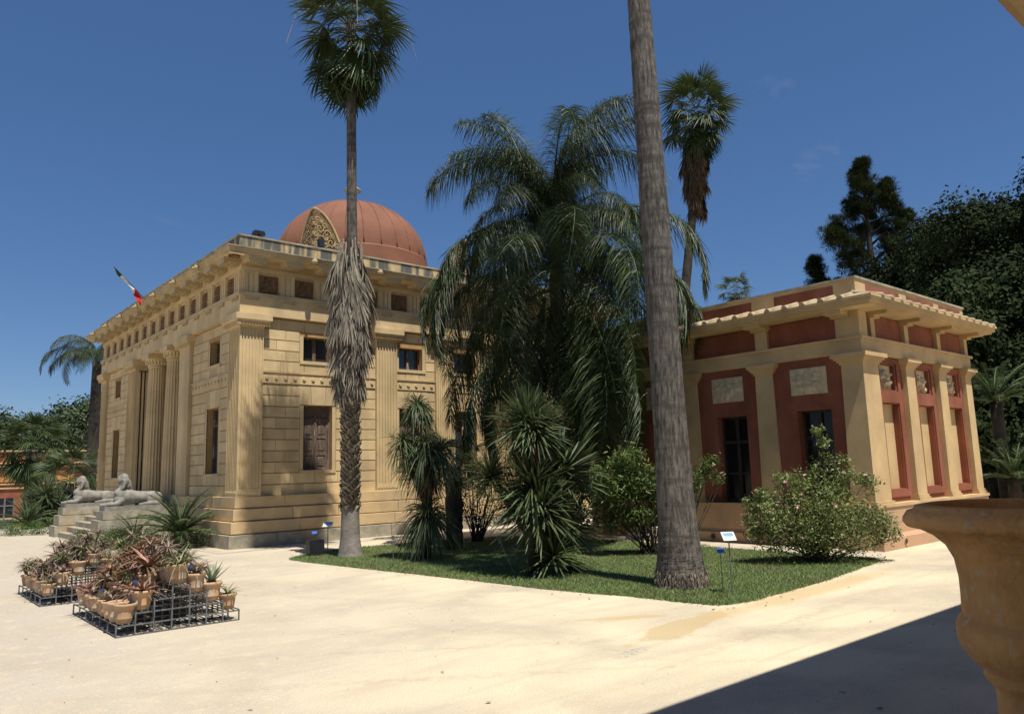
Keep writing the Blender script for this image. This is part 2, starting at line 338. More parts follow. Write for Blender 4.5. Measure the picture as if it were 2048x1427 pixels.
P = blades(150000)
for k in range(26):
    c = np.array([rng.uniform(8.6, 15.5), rng.uniform(6.8, 18.5)]); P = P[~((np.hypot(*(P - c).T) < rng.uniform(.12, .45) * (1 + .4 * np.sin(5 * P[:, 0] + 7 * P[:, 1]))) & (rng.random(len(P)) < .75))]
e = rng.integers(0, n, 6000); tt = rng.random(6000)[:, None]; PE = LP[e] * (1 - tt) + LP[(e + 1) % n] * tt + rng.normal(0, .03, (6000, 2)); P = np.vstack([P, PE])
N = len(P); a = rng.uniform(0, 2 * math.pi, N); h = rng.uniform(.03, .075, N); w = rng.uniform(.006, .011, N)
lean = rng.normal(0, .03, (N, 2))
z0 = np.full(N, .01); S = np.column_stack([np.cos(a), np.sin(a)]) * w[:, None]
V = np.stack([np.column_stack([P - S, z0]), np.column_stack([P + S, z0]), np.column_stack([P + lean, h])], 1)
go = quads('grass', V, np.arange(N * 3).reshape(-1, 3), M['grass'])
tag(go, 'short mown grass covering the island lawn', 'grass', kind='stuff')

# dry leaf scraps and small stones on the sand
M['litter'] = mat('leaf_litter', (.16, .11, .06), var=.3, island=.5, rough=.9, bump=0)
P = np.column_stack([rng.uniform(1.5, 16, 260), rng.uniform(3, 22, 260)]); P = P[~inside(LP, P)]
e = rng.integers(0, n, 320); PE = LP[e] + rng.normal(0, .22, (320, 2)); zl = np.concatenate([np.full(len(P) + (~inside(LP, PE)).sum(), .011), np.full(260, .05)]); PL = np.column_stack([rng.uniform(8.5, 15.8, 1200), rng.uniform(6.8, 18.8, 1200)]); PL = PL[inside(LP, PL)][:260]; P = np.vstack([P, PE[~inside(LP, PE)], PL]); N = len(P)
a = rng.uniform(0, 6.28, N); L = .008 + .03 * rng.random(N) ** 2.5; w = L * rng.uniform(.25, .6, N); d = np.column_stack([np.cos(a), np.sin(a)]); s = np.column_stack([-d[:, 1], d[:, 0]])
q = lambda A, z: np.column_stack([A, z]); z0 = zl[:N]
V = np.stack([q(P - d * L[:, None], z0), q(P + s * w[:, None], z0 + rng.uniform(0, .012, N)), q(P + d * L[:, None], z0 + rng.uniform(0, .01, N)), q(P - s * w[:, None], z0)], 1)
tag(quads('leaf_litter', V, np.arange(N * 4).reshape(-1, 4), M['litter']), 'tiny dry leaf scraps scattered over the sand', 'leaf litter', kind='stuff')
# ---------------------------------------------------------------- the yellow domed building
class Face:
    """a facade: u along it, d outwards, z up"""
    def __init__(s, kind, pos): s.k = kind; s.p = pos
    def P(s, u, d, z): return (u, s.p - d, z) if s.k == 'Y' else (s.p - d, u, z)
    def box(s, mb, u0, u1, d0, d1, z0, z1):
        a = s.P(u0, d0, z0); b = s.P(u1, d1, z1)
        return mb.box(min(a[0], b[0]), max(a[0], b[0]), min(a[1], b[1]), max(a[1], b[1]), z0, z1)
    def poly(s, mb, pts, d0, d1):      # extruded outline, pts = (u, z)
        n = len(pts)
        return mb.add([s.P(u, d0, z) for u, z in pts] + [s.P(u, d1, z) for u, z in pts], [tuple(range(n)), tuple(range(n, 2 * n))] + [(i, (i + 1) % n, n + (i + 1) % n, n + i) for i in range(n)])
    def cham(s, mb, u0, u1, z0, z1, d0, d1, c):
        vs = [s.P(*q) for q in ((u0, d0, z0), (u1, d0, z0), (u1, d0, z1), (u0, d0, z1), (u0, d1 - c, z0), (u1, d1 - c, z0), (u1, d1 - c, z1), (u0, d1 - c, z1),
                                (u0 + c, d1, z0 + c), (u1 - c, d1, z0 + c), (u1 - c, d1, z1 - c), (u0 + c, d1, z1 - c))]
        return mb.add(vs, [(0, 1, 5, 4), (1, 2, 6, 5), (2, 3, 7, 6), (3, 0, 4, 7), (4, 5, 9, 8), (5, 6, 10, 9), (6, 7, 11, 10), (7, 4, 8, 11), (8, 9, 10, 11)])
def wall_around(F, mb, u0, u1, z0, z1, holes, d0, d1):
    us = sorted({u0, u1, *[h[0] for h in holes], *[h[1] for h in holes]}); us = [u for u in us if u0 <= u <= u1]
    for a, b in zip(us, us[1:]):
        hs = sorted((h[2], h[3]) for h in holes if h[0] < (a + b) / 2 < h[1]); z = z0
        for q0, q1 in hs: 
            if q0 > z: F.box(mb, a, b, d0, d1, z, q0)
            z = q1
        if z < z1: F.box(mb, a, b, d0, d1, z, z1)
def ashlar(F, parent, u0, u1, z0, z1, holes, ch=.335, bw=.72, single=True, bump=.022):
    nc = max(1, round((z1 - z0) / ch)); ch = (z1 - z0) / nc; one = MB()
    for i in range(nc):
        a, b = z0 + i * ch, z0 + (i + 1) * ch
        segs = [(u0, u1)]
        for h in holes:
            if h[2] < b - .02 and h[3] > a + .02:
                ns = []
                for s0, s1 in segs:
                    if h[0] > s0 and h[0] < s1: ns.append((s0, h[0]))
                    if h[1] < s1 and h[1] > s0: ns.append((h[1], s1))
                    if h[1] <= s0 or h[0] >= s1: ns.append((s0, s1))
                segs = ns
        for s0, s1 in segs:
            L = s1 - s0; k = max(1, round(L / bw)); w = L / k
            cuts = [s0 + j * w for j in range(1, k)]
            if k > 1: cuts = [c + (w * .25 if i % 2 else -w * .25) for c in cuts]
            cuts = [s0] + cuts + [s1]
            for p, q in zip(cuts, cuts[1:]):
                mb = MB() if single else one
                F.cham(mb, p + .006, q - .006, a + .004, b - .026, 0, bump * random.uniform(.85, 1.15), .006)
                if single: mb.build('stone_block', M['ochre_block'], parent)
    if not single: o = one.build('stone_blocks', M['ochre_block'], parent); o['kind'] = 'stuff'

GX0, GY0, GX1, GY1 = 8.45, 22.3, 24.6, 39.2
gym = thing('gymnasium', 'yellow stucco neoclassical building with red ribbed dome and fluted columns', 'building', (GX0, GY0, 0))
FR = Face('Y', GY0); FL = Face('X', GX0)
# stepped base: plinth and three courses, cut into long blocks
for i, (z0, z1, o, mt) in enumerate([(0, .38, .29, 'plinth_stone'), (.38, .74, .20, 'plinth'), (.74, 1.10, .11, 'plinth'), (1.10, 1.45, .05, 'plinth')]):
    mb = MB().box(GX0 - o + .05, GX1, GY0 - o + .05, GY1 + o, z0, z1); core = mb.build('base_course', M[mt], gym)
    for F, a, b, w in ((FR, GX0 - o, GX1, 1.9), (FL, GY0 - o + .05, GY1 + o, 2.1)):
        u = a; k = 0
        while u < b - .1:
            L = w * (.75 + .5 * ((k * 37 + i * 17) % 10) / 10); e = min(b, u + L)
            if F is FL and 27.2 < u and e < 34.3 and i: u = e; k += 1; continue
            mb = MB(); F.cham(mb, u, e - .012, z0 + (.0 if i == 0 else .03), z1 - .002, o - .06, o, .008); mb.build('base_stone', M[mt], core); u = e; k += 1
# wall skins with openings
WR = [(10.56, 11.54, 2.17, 4.18), (10.53, 11.46, 5.58, 6.36), (14.05, 15.02, 5.54, 6.30), (14.05, 15.02, 2.17, 4.18), (16.40, 17.38, 2.17, 4.14), (16.40, 17.38, 5.54, 6.30)]
WL = [(24.26, 25.34, 2.14, 4.2), (24.30, 25.2, 5.6, 6.38), (36.2, 37.2, 2.14, 4.2), (36.3, 37.15, 5.6, 6.38)]
mb = MB(); wall_around(FR, mb, GX0 + .2, GX1, 1.45, 6.86, WR, -.5, -.14); wr = mb.build('wall', M['joint'], gym)
mb = MB(); wall_around(FL, mb, GY0 + .51, 27.9, 1.45, 6.86, WL[:2], -.5, -.14); wl_ = mb.build('wall', M['joint'], gym)
mb = MB(); wall_around(FL, mb, 33.55, GY1 - .05, 1.45, 6.86, WL[2:], -.5, -.14); wl2 = mb.build('wall', M['joint'], gym)
mb = MB().box(GX0 + .8, GX1 - .1, GY0 + .8, 27.9, 1.45, 6.86).box(GX0 + .8, GX1 - .1, 33.55, GY1 - .1, 1.45, 6.86).box(GX0 + 3.2, GX1 - .1, 27.85, 33.6, 1.45, 6.86).box(GX1 - .3, GX1, GY0 + .55, GY1, 1.45, 6.86)
mb.build('inner_wall', M['ochre'], gym)
FRw = Face('Y', GY0 + .14); FLw = Face('X', GX0 + .14)
BELT = (4.80, 5.20)
def bay(Fw, par, u0, u1, holes, single=True, bw=.72):
    ext = [(h[0] - .13, h[1] + .13, h[2] - .02, h[3] + (.62 if h[2] < 4 else .0)) for h in holes]
    ashlar(Fw, par, u0, u1, 1.45, BELT[0], ext, bw=bw, single=single)
    ashlar(Fw, par, u0, u1, BELT[1], 6.84, [(h[0] - .13, h[1] + .13, h[2] - .02, h[3]) for h in holes], bw=bw, single=single)
    b = MB(); Fw.box(b, u0 + .02, u1 - .02, 0, .05, BELT[0] + .03, BELT[1] - .05); Fw.box(b, u0 + .01, u1 - .01, 0, .08, BELT[1] - .05, BELT[1] - .01); Fw.box(b, u0 + .01, u1 - .01, 0, .035, BELT[0], BELT[0] + .03)
    bo = b.build('belt_course', M['ochre'], par)
    b = MB(); k = int((u1 - u0) / .30)
    for i in range(k):
        u = u0 + (u1 - u0) * (i + .5) / k; pts = [(u + .055 * math.cos(t), 5.0 + .055 * math.sin(t)) for t in np.linspace(0, 2 * math.pi, 9)[:-1]]; Fw.poly(b, pts, .045, .085)
    b.build('belt_roundels', M['ochre'], par)['kind'] = 'stuff'
    for h in holes:
        if h[2] < 4:      # flat arch of splayed stones
            c = (h[0] + h[1]) / 2; W = (h[1] - h[0]) / 2 + .13
            t = [(-1, -1.12), (-.36, -.44), (.36, .44), (1, 1.12)]
            for (a0, a1), (b0, b1) in zip(t, t[1:]):
                b = MB(); Fw.poly(b, [(c + a0 * W + .006, h[3] + .02), (c + b0 * W - .006, h[3] + .02), (c + b1 * W - .006, BELT[0] - .02), (c + a1 * W + .006, BELT[0] - .02)], 0, .028); b.build('voussoir', M['ochre_block'], par)
        b = MB()      # plain architrave band round the opening
        Fw.box(b, h[0] - .12, h[0], -.02, .012, h[2] - .0, h[3]); Fw.box(b, h[1], h[1] + .12, -.02, .012, h[2], h[3]); Fw.box(b, h[0] - .12, h[1] + .12, -.02, .05, h[2] - .1, h[2])
        b.build('window_surround', M['ochre'], par)
P1 = (GX0, 9.19); P2 = (13.12, 13.92); P3 = (15.53, 16.2); P4 = (17.75, 18.5)
bay(FRw, wr, P1[1], P2[0], WR[:2]); bay(FRw, wr, P2[1], P3[0], WR[2:4], bw=.55); bay(FRw, wr, P3[1], P4[0], WR[4:], bw=.6, single=False)
bay(FRw, wr, P4[1], GX1, [], single=False)
bay(FLw, wl_, 23.2, 26.8, WL[:2], bw=.8); bay(FLw, wl2, 34.7, 38.4, WL[2:], single=False, bw=.8)
# pilasters: fluted, with capitals
def pilaster(F, u0, u1, ret=None, d=0.0, depth=.3, nfl=7, both=False, plain=False):
    mb = MB()
    if both: mb.box(GX0 + .03, u1 - .03, GY0 + .03, 23.17, 1.45, 6.45)
    else: F.box(mb, u0 + .0, u1 - .0, -depth, d - .034, 1.45, 6.45)
    faces = [(F, u0, u1)] + ([(FL, GY0, 23.2)] if both else [])
    for G, a, b in faces:
        if plain:
            G.box(mb, a + .03, b - .03, d - .05, d - .005, 1.45, 6.45); continue
        p = (b - a) / (nfl + .35)
        for i in range(nfl + 1):
            c = a + (i + .175) * p; G.box(mb, c - .17 * p, c + .17 * p, d - .06, d - .004, 1.66, 6.42)
        G.box(mb, a + .001, b - .001, d - .06, d + .004, 1.45, 1.66)
        for i in range(nfl * 1): 
            c = a + (i + .7) * p; pts = [(c + .05 * math.cos(t), 1.56 + .05 * math.sin(t)) for t in np.linspace(0, 2 * math.pi, 9)[:-1]]; G.poly(mb, pts, d, d + .02)
    po = mb.build('pilaster', M['ochre'], gym)
    cp = MB()
    if both:
        x1, y1 = u1, 23.2
        cp.box(GX0 - .01, x1 + .01, GY0 - .01, y1 + .01, 6.45, 6.52)
        cp.frust((GX0 - .02, x1 + .02, GY0 - .02, y1 + .02, 6.52), (GX0 - .17, x1 + .17, GY0 - .17, y1 + .17, 6.68)); cp.box(GX0 - .19, x1 + .19, GY0 - .19, y1 + .19, 6.68, 6.86)
        for G, a, b in faces:
            k = int((b - a + .2) / .085)
            for i in range(k + 1): c = a - .12 + (b - a + .24) * i / k; G.box(cp, c - .022, c + .022, .03, .135, 6.53, 6.66)
    else:
        F.box(cp, u0 - .01, u1 + .01, -depth, d + .01, 6.45, 6.52)
        for z0, z1, o in ((6.52, 6.57, .05), (6.57, 6.62, .10), (6.62, 6.68, .14), (6.68, 6.858, .18)): F.box(cp, u0 - o, u1 + o, -depth, d + o, z0, z1)
        k = int((u1 - u0 + .2) / .085)
        for i in range(k + 1): c = u0 - .10 + (u1 - u0 + .20) * i / k; F.box(cp, c - .022, c + .022, d, d + .125, 6.53, 6.64)
    cp.build('capital', M['ochre'], po)
pilaster(FR, *P1, both=True)
pilaster(FR, *P2, d=-.02); pilaster(FR, *P3, d=-.02); pilaster(FR, *P4, d=-.02); pilaster(FR, 22.6, 23.4, d=-.02)
pilaster(FL, 26.82, 27.95, nfl=9, depth=.9, d=.0, plain=True); pilaster(FL, 33.55, 34.68, nfl=9, depth=.9, d=0.0); pilaster(FL, 38.4, GY1, d=0, depth=.3)
# inner fluted returns of the porch
mb = MB()
for i in range(6): mb.box(GX0 + .12 + i * .14, GX0 + .2 + i * .14, 33.50, 33.56, 1.5, 6.4)
mb.build('pilaster_return', M['ochre'], gym)
# two fluted doric columns in antis
for cy in (29.58, 31.92):
    nf = 20; prof = []; mb = MB(); cx = 8.83; rows = [(.365, 1.45), (.36, 2.6), (.345, 4.0), (.32, 5.4), (.30, 6.36)]; vs = []; m = nf * 4
    for r, z in rows:
        for i in range(m):
            t = 2 * math.pi * i / m; q = r * (1 - (.0, .065, .085, .065)[i % 4]); vs.append((cx + q * math.cos(t), cy + q * math.sin(t), z))
    mb.add(vs, [(j * m + i, j * m + (i + 1) % m, (j + 1) * m + (i + 1) % m, (j + 1) * m + i) for j in range(len(rows) - 1) for i in range(m)])
    co = mb.build('column', M['ochre'], gym)
    c2 = MB().lathe([(.295, 6.34), (.33, 6.36), (.33, 6.42), (.31, 6.43), (.40, 6.55), (.455, 6.66), (.455, 6.69)], 32, (cx, cy, 0)).box(cx - .47, cx + .47, cy - .47, cy + .47, 6.69, 6.858)
    for i in range(22):
        t = 2 * math.pi * i / 22; x, y = cx + .41 * math.cos(t), cy + .41 * math.sin(t); c2.tube([(x - .03 * math.cos(t), y - .03 * math.sin(t), 6.47), (x, y, 6.55), (x + .035 * math.cos(t), y + .035 * math.sin(t), 6.64)], [.02, .04, .02], 5)
    c2.build('capital', M['ochre'], co)
mb = MB().box(GX0 + .02, GX0 + 3.3, 27.9, 33.6, 1.452, 1.47); mb.build('porch_floor', M['plinth'], gym)
mb = MB().box(GX0 + 3.1, GX0 + 3.19, 29.7, 31.8, 1.47, 5.4); mb.build('porch_door', M['wood'], gym)
# entablature
def slab(o, z0, z1, name, mt, par=gym): return MB().box(GX0 - o, GX1 + o, GY0 - o, GY1 + o, z0, z1).build(name, M[mt], par)
arch = slab(.03, 6.862, 7.42, 'architrave', 'ochre'); slab(.085, 7.42, 7.53, 'taenia', 'geison', arch)
fri = slab(-.08, 7.53, 8.30, 'frieze', 'ochre'); slab(.02, 8.20, 8.33, 'frieze_band', 'ochre', fri); slab(-.01, 8.33, 8.531, 'bed_moulding', 'ochre', fri)
PITCH = 1.175
tg = MB(); F0 = Face('Y', 0)
for c in (-.15, 0, .15): F0.poly(tg, [(c - .055, 7.535), (c + .055, 7.535), (c + .055, 8.17), (c - .055, 8.17)], 0, .10)
F0.box(tg, -.235, .235, 0, .07, 7.535, 8.199); F0.box(tg, -.24, .24, 0, .115, 8.14, 8.198); tg = tg.mesh('triglyph', M['ochre'])
rg = MB(); F0.box(rg, -.24, .24, 0, .05, 7.36, 7.418)
for i in range(6): F0.box(rg, -.22 + i * .08, -.18 + i * .08, 0, .045, 7.29, 7.36)
rg = rg.mesh('regula', M['geison'])
mu = MB(); F0.box(mu, -.29, .29, 0, .52, 8.40, 8.49); F0.box(mu, -.31, .31, 0, .53, 8.49, 8.53)
for i in range(6):
    for j in range(3): F0.box(mu, -.25 + i * .09, -.20 + i * .09,     .08 + j * .165, .13 + j * .165 + (.02 if j == 2 else 0), 8.345, 8.40)
F0.box(mu, -.27, .27, .49, .515, 8.375, 8.40)
mu = mu.mesh('mutule', M['geison'])
mp_ = MB(); F0.box(mp_, -.30, .30, 0, .02, 7.58, 8.13)
for i in range(26):
    u, z = random.uniform(-.22, .22), random.uniform(7.64, 8.06); mp_.lathe([(.06, 0), (.045, .035), (0, .045)], 7, (0, 0, 0)); k = mp_.n
    for q in range(k - 21, k): x, y, zz = mp_.v[q]; mp_.v[q] = (u + x, -.02 - zz, z + y)
mp_ = mp_.mesh('metope', M['metope'])
sp = MB().lathe([(.0, .12), (.05, .115), (.09, .08), (.10, .03), (.08, -.02), (0, -.02)], 10); sp2 = MB(); sp2.v = [(x, -z, y) for x, y, z in sp.v]; sp2.f = sp.f; sp2.n = sp.n
sp2.tube([(0, -.1, -.02), (0, -.19, -.04)], [.04, .035], 8); sp2.tube([(-.05, -.05, .06), (-.06, -.07, .11)], .03, 6); sp2.tube([(.05, -.05, .06), (.06, -.07, .11)], .03, 6)
sp2 = sp2.mesh('lion_spout', M['geison'])
def row(kind, u_of, n):
    for i in range(n):
        u = u_of(i)
        for nm, me, d, z in (('triglyph', tg, -.085, 0), ('regula', rg, .03, 0), ('mutule', mu, .0, 0)):
            if kind == 'Y': place(me, nm, gym, (u, GY0 - d, 0))
            else: place(me, nm, gym, (GX0 - d, u, 0), (0, 0, -math.pi / 2))
        if i < n - 1:
            c = u + PITCH / 2
            if kind == 'Y': place(mp_, 'metope', gym, (c, GY0 + .08, 0))
            else: place(mp_, 'metope', gym, (GX0 + .08, c, 0), (0, 0, -math.pi / 2))
        if i % 2 == 0 and i:
            c = u - PITCH * .5
            if kind == 'Y': place(sp2, 'lion_spout', gym, (c, GY0 - .61, 8.62))
            else: place(sp2, 'lion_spout', gym, (GX0 - .61, c, 8.62), (0, 0, -math.pi / 2))
row('Y', lambda i: GX0 + .30 + i * PITCH, 13); row('X', lambda i: GY0 + .34 + i * 1.158, 15)
ge = slab(.55, 8.531, 8.58, 'cornice_soffit', 'geison'); g2 = slab(.60, 8.58, 8.66, 'cornice', 'geison'); slab(.63, 8.66, 8.72, 'cornice_lip', 'geison', g2); slab(.66, 8.72, 8.745, 'cornice_cap', 'plinth_stone', g2)
mb = MB().box(GX0 - .58, GX0 - .14, GY0 - .58, GY0 - .14, 8.50, 8.531); o = mb.build('soffit_panel', M['ochre'], ge)
mb = MB()
for k in range(8): t = k * math.pi / 4; mb.tube([(GX0 - .36, GY0 - .36, 8.49), (GX0 - .36 + .17 * math.cos(t), GY0 - .36 + .17 * math.sin(t), 8.485)], [.05, .05], 6)
mb.build('soffit_rosette', M['metope'], ge)
mb = MB()
for a in ((GX0 - .13, GX1 + .13, GY0 - .13, GY0 + .12), (GX0 - .13, GX1 + .13, GY1 - .12, GY1 + .13), (GX0 - .13, GX0 + .12, GY0 + .12, GY1 - .12), (GX1 - .12, GX1 + .13, GY0 + .12, GY1 - .12)): mb.box(*a, 8.745, 9.22)
pp = mb.build('parapet', M['parapet'], gym)
mb = MB()
for a in ((GX0 - .16, GX1 + .16, GY0 - .16, GY0 + .15), (GX0 - .16, GX1 + .16, GY1 - .15, GY1 + .16), (GX0 - .16, GX0 + .15, GY0 + .15, GY1 - .15), (GX1 - .15, GX1 + .16, GY0 + .15, GY1 - .15)): mb.box(*a, 9.22, 9.27)
mb.build('parapet_coping', M['plinth_stone'], pp)
MB().box(GX0 + .1, GX1 - .1, GY0 + .1, GY1 - .1, 8.74, 8.9).build('flat_roof', M['plinth_stone'], gym)
# dome
DC = (16.8, 30.75)
at_ = MB().box(DC[0] - 3.75, DC[0] + 3.75, DC[1] - 3.75, DC[1] + 3.75, 8.9, 10.35).build('attic', M['ochre'], gym)
dr = MB().lathe([(3.54, 10.3), (3.54, 10.75), (3.47, 10.95), (3.45, 11.55), (3.39, 11.62)], 64, (*DC, 0)).build('dome_drum', M['dome'], gym)
pr = [(3.38 * math.cos(t), 11.6 + 2.80 * math.sin(t)) for t in np.linspace(0, math.pi / 2, 26)]
do = MB().lathe(pr, 96, (*DC, 0)).build('dome', M['dome'], gym, True)
for k in range(28):
    a = 2 * math.pi * (k + .4) / 28; pts = [(DC[0] + 3.38 * math.cos(t) * math.cos(a), DC[1] + 3.38 * math.cos(t) * math.sin(a), 11.6 + 2.805 * math.sin(t)) for t in np.linspace(0, 1.40, 14)]
    MB().tube(pts, [.036] * 13 + [.024], 6).build('rib', M['dome'], do, True)
MB().lathe([(.72, 14.32), (.74, 14.38), (.55, 14.44), (.3, 14.48), (.16, 14.7), (.13, 14.9), (.20, 15.0), (.36, 15.05), (.40, 15.14), (.30, 15.22), (.12, 15.3), (0, 15.32)], 24, (*DC, 0)).build('finial', M['plinth_stone'], do, True)
# corner horns of the attic with carved arabesques
def horn(sx, sy):
    x, y = DC[0] + sx * 3.78, DC[1] + sy * 3.78; z0 = 10.35; W, H = 1.25, 1.55
    mb = MB().box(min(x, x - sx * W), max(x, x - sx * W), min(y, y - sy * W), max(y, y - sy * W), z0, z0 + .52); o = mb.build('horn_base', M['marble'], at_)
    arc = [(0, 0)] + [(W * t, H * (1 - t ** 2.1) ** .9) for t in np.linspace(1, 0, 11)]
    def side(mb, pts, along, th0, th1):
        n = len(pts); vs = []
        for th in (th0, th1):
            for u, z in pts: vs.append((x - sx * u, y - sy * th, z0 + .52 + z) if along == 'x' else (x - sx * th, y - sy * u, z0 + .52 + z))
        mb.add(vs, [tuple(range(n)), tuple(range(n, 2 * n))] + [(i, (i + 1) % n, n + (i + 1) % n, n + i) for i in range(n)])
    b = MB(); side(b, arc, 'x', .03, .30); side(b, arc, 'y', .031, .30); b.build('horn', M['metope'], at_)
    b = MB()
    for al in 'xy':
        pts3 = [((x - sx * u, y - sy * .03, z0 + .52 + z) if al == 'x' else (x - sx * .03, y - sy * u, z0 + .52 + z)) for u, z in arc[1:]]; b.tube(pts3, .05, 6)
    b.build('horn_rim', M['geison'], at_)
    b = MB()
    for al in 'xy':
        q = lambda u, z, d: (x - sx * u, y + sy * d, z0 + .52 + z) if al == 'x' else (x + sx * d, y - sy * u, z0 + .52 + z)
        for (cu, cz, r, s) in ((.30, .30, .20, 1), (.76, .26, .17, -1), (.27, .78, .17, -1), (.58, .60, .14, 1), (.17, 1.12, .10, 1), (1.0, .15, .1, 1), (.53, .12, .09, -1), (.10, .52, .09, -1), (.48, .90, .09, 1), (.08, .92, .07, 1), (.82, .52, .07, 1), (.10, .10, .08, 1), (.34, 1.06, .06, -1), (.56, .38, .06, -1)):
            b.tube([q(cu + r * (1 - t / 9) * math.cos(s * t), cz + r * (1 - t / 9) * math.sin(s * t), .0) for t in np.linspace(0, 7.5, 16)], .024, 5)
            for t in np.linspace(0, 5.5, 8): b.tube([q(cu + r * math.cos(t) , cz + r * math.sin(t), 0), q(cu + r * 1.3 * math.cos(t + .45), cz + r * 1.3 * math.sin(t + .45), .01)], [.026, .008], 5)
    b.build('arabesque', M['arabesque'], at_)
for sx, sy in ((-1, -1), (1, -1), (-1, 1)): horn(sx, sy)
# windows
def window(F, h, kind):
    u0, u1, z0, z1 = h; d = -.42; m = (u0 + u1) / 2
    if kind == 'shutter':
        fr = MB(); F.box(fr, u0, u0 + .05, d, d + .10, z0, z1); F.box(fr, u1 - .05, u1, d, d + .10, z0, z1); F.box(fr, u0 + .05, u1 - .05, d, d + .10, z1 - .05, z1); F.box(fr, u0 + .05, u1 - .05, d, d + .10, z1 - .46, z1 - .40)
        w = fr.build('window', M['wood'], gym)
        b = MB(); F.box(b, u0 + .05, u1 - .05, d, d + .05, z1 - .40, z1 - .05); b.build('transom', M['wood'], w)
        for a, c in ((u0 + .05, m - .005), (m + .005, u1 - .05)):
            s = MB(); F.box(s, a, c, d, d + .045, z0, z1 - .46); H = z1 - .46 - z0
            for p, q in ((.0, .05), (.30, .36), (.64, .69), (.95, 1.0)): F.box(s, a + .001, c - .001, d + .045, d + .068, z0 + p * H, z0 + q * H)
            F.box(s, a + .002, a + .07, d + .045, d + .07, z0 + .001, z0 + H - .001); F.box(s, c - .07, c - .002, d + .045, d + .07, z0 + .001, z0 + H - .001)
            for p, q in ((.08, .27), (.39, .61), (.72, .92)): F.cham(s, a + .10, c - .10, z0 + p * H, z0 + q * H, d + .04, d + .062, .02)
            s.build('shutter', M['wood'], w)
        b = MB(); F.box(b, m - .035, m + .035, d + .07, d + .10, z0 + .01, z1 - .47); b.build('meeting_rail', M['woodlt'], w)
    else:
        fr = MB(); F.box(fr, u0, u0 + .04, d, d + .08, z0, z1); F.box(fr, u1 - .04, u1, d, d + .08, z0, z1); F.box(fr, u0 + .04, u1 - .04, d, d + .08, z1 - .04, z1); F.box(fr, u0 + .04, u1 - .04, d, d + .08, z0, z0 + .04); F.box(fr, m - .05, m + .05, d, d + .09, z0 + .04, z1 - .04)
        if z1 - z0 > 1.5: F.box(fr, u0 + .04, m - .05, d, d + .07, z1 - .55, z1 - .48); F.box(fr, m + .05, u1 - .04, d, d + .07, z1 - .55, z1 - .48)
        w = fr.build('window', M['woodlt'], gym)
        for a, c in ((u0 + .04, m - .05), (m + .05, u1 - .04)):
            b = MB(); F.box(b, a, c, d, d + .02, z0 + .04, z1 - .04); b.build('pane', M['glass'], w)
    b = MB(); F.box(b, u0 - .0, u1 + .0, d - .02, -.125, z0 - .06, z0 - .004); b.build('sill', M['ochre'], w)
window(FR, WR[0], 'shutter'); window(FR, WR[1], 'g'); window(FR, WR[2], 'g'); window(FR, WR[3], 'shutter'); window(FR, WR[4], 'g'); window(FR, WR[5], 'g')
for h in WL: window(FL, h, 'g')
# stairs between the sphinx plinths
st = thing('front_stairs', 'grey stone steps rising between the two sphinx plinths', 'steps', (6, 30.75, 0))
for i in range(8): MB().box(5.95 + i * .285, 8.15, 28.22, 33.28, i * .18 + (.001 if i else 0), (i + 1) * .18).build('step', M['plinth_stone'], st)
# ---------------------------------------------------------------- sphinxes on plinths
def blob_mesh(name, parts, voxel, m, smooth=4):
    """closed lumps fused into one continuous surface"""
    mb = MB()
    for p in parts:
        if p[0] == 't': mb.tube(p[1], p[2], p[3] if len(p) > 3 else 14)
        else:
            (cx, cy, cz), (rx, ry, rz) = p[1], p[2]; n = 18; pr = [(max(1e-4, math.cos(t)), math.sin(t)) for t in np.linspace(-math.pi / 2, math.pi / 2, 11)]
            k = mb.n; mb.lathe(pr, n)
            rot = p[3] if len(p) > 3 else 0
            for q in range(k, mb.n):
                x, y, z = mb.v[q]; x, y, z = x * rx, y * ry, z * rz
                x, z = x * math.cos(rot) + z * math.sin(rot), -x * math.sin(rot) + z * math.cos(rot); mb.v[q] = (cx + x, cy + y, cz + z)
    o = link('tmp', mb.mesh('tmp', m)); md = o.modifiers.new('r', 'REMESH'); md.mode = 'VOXEL'; md.voxel_size = voxel; md.use_smooth_shade = True
    ms = o.modifiers.new('s', 'SMOOTH'); ms.iterations = smooth; ms.factor = .5
    dg = bpy.context.evaluated_depsgraph_get(); dg.update(); me = bpy.data.meshes.new_from_object(o.evaluated_get(dg)); me.name = name
    bpy.data.objects.remove(o); return me
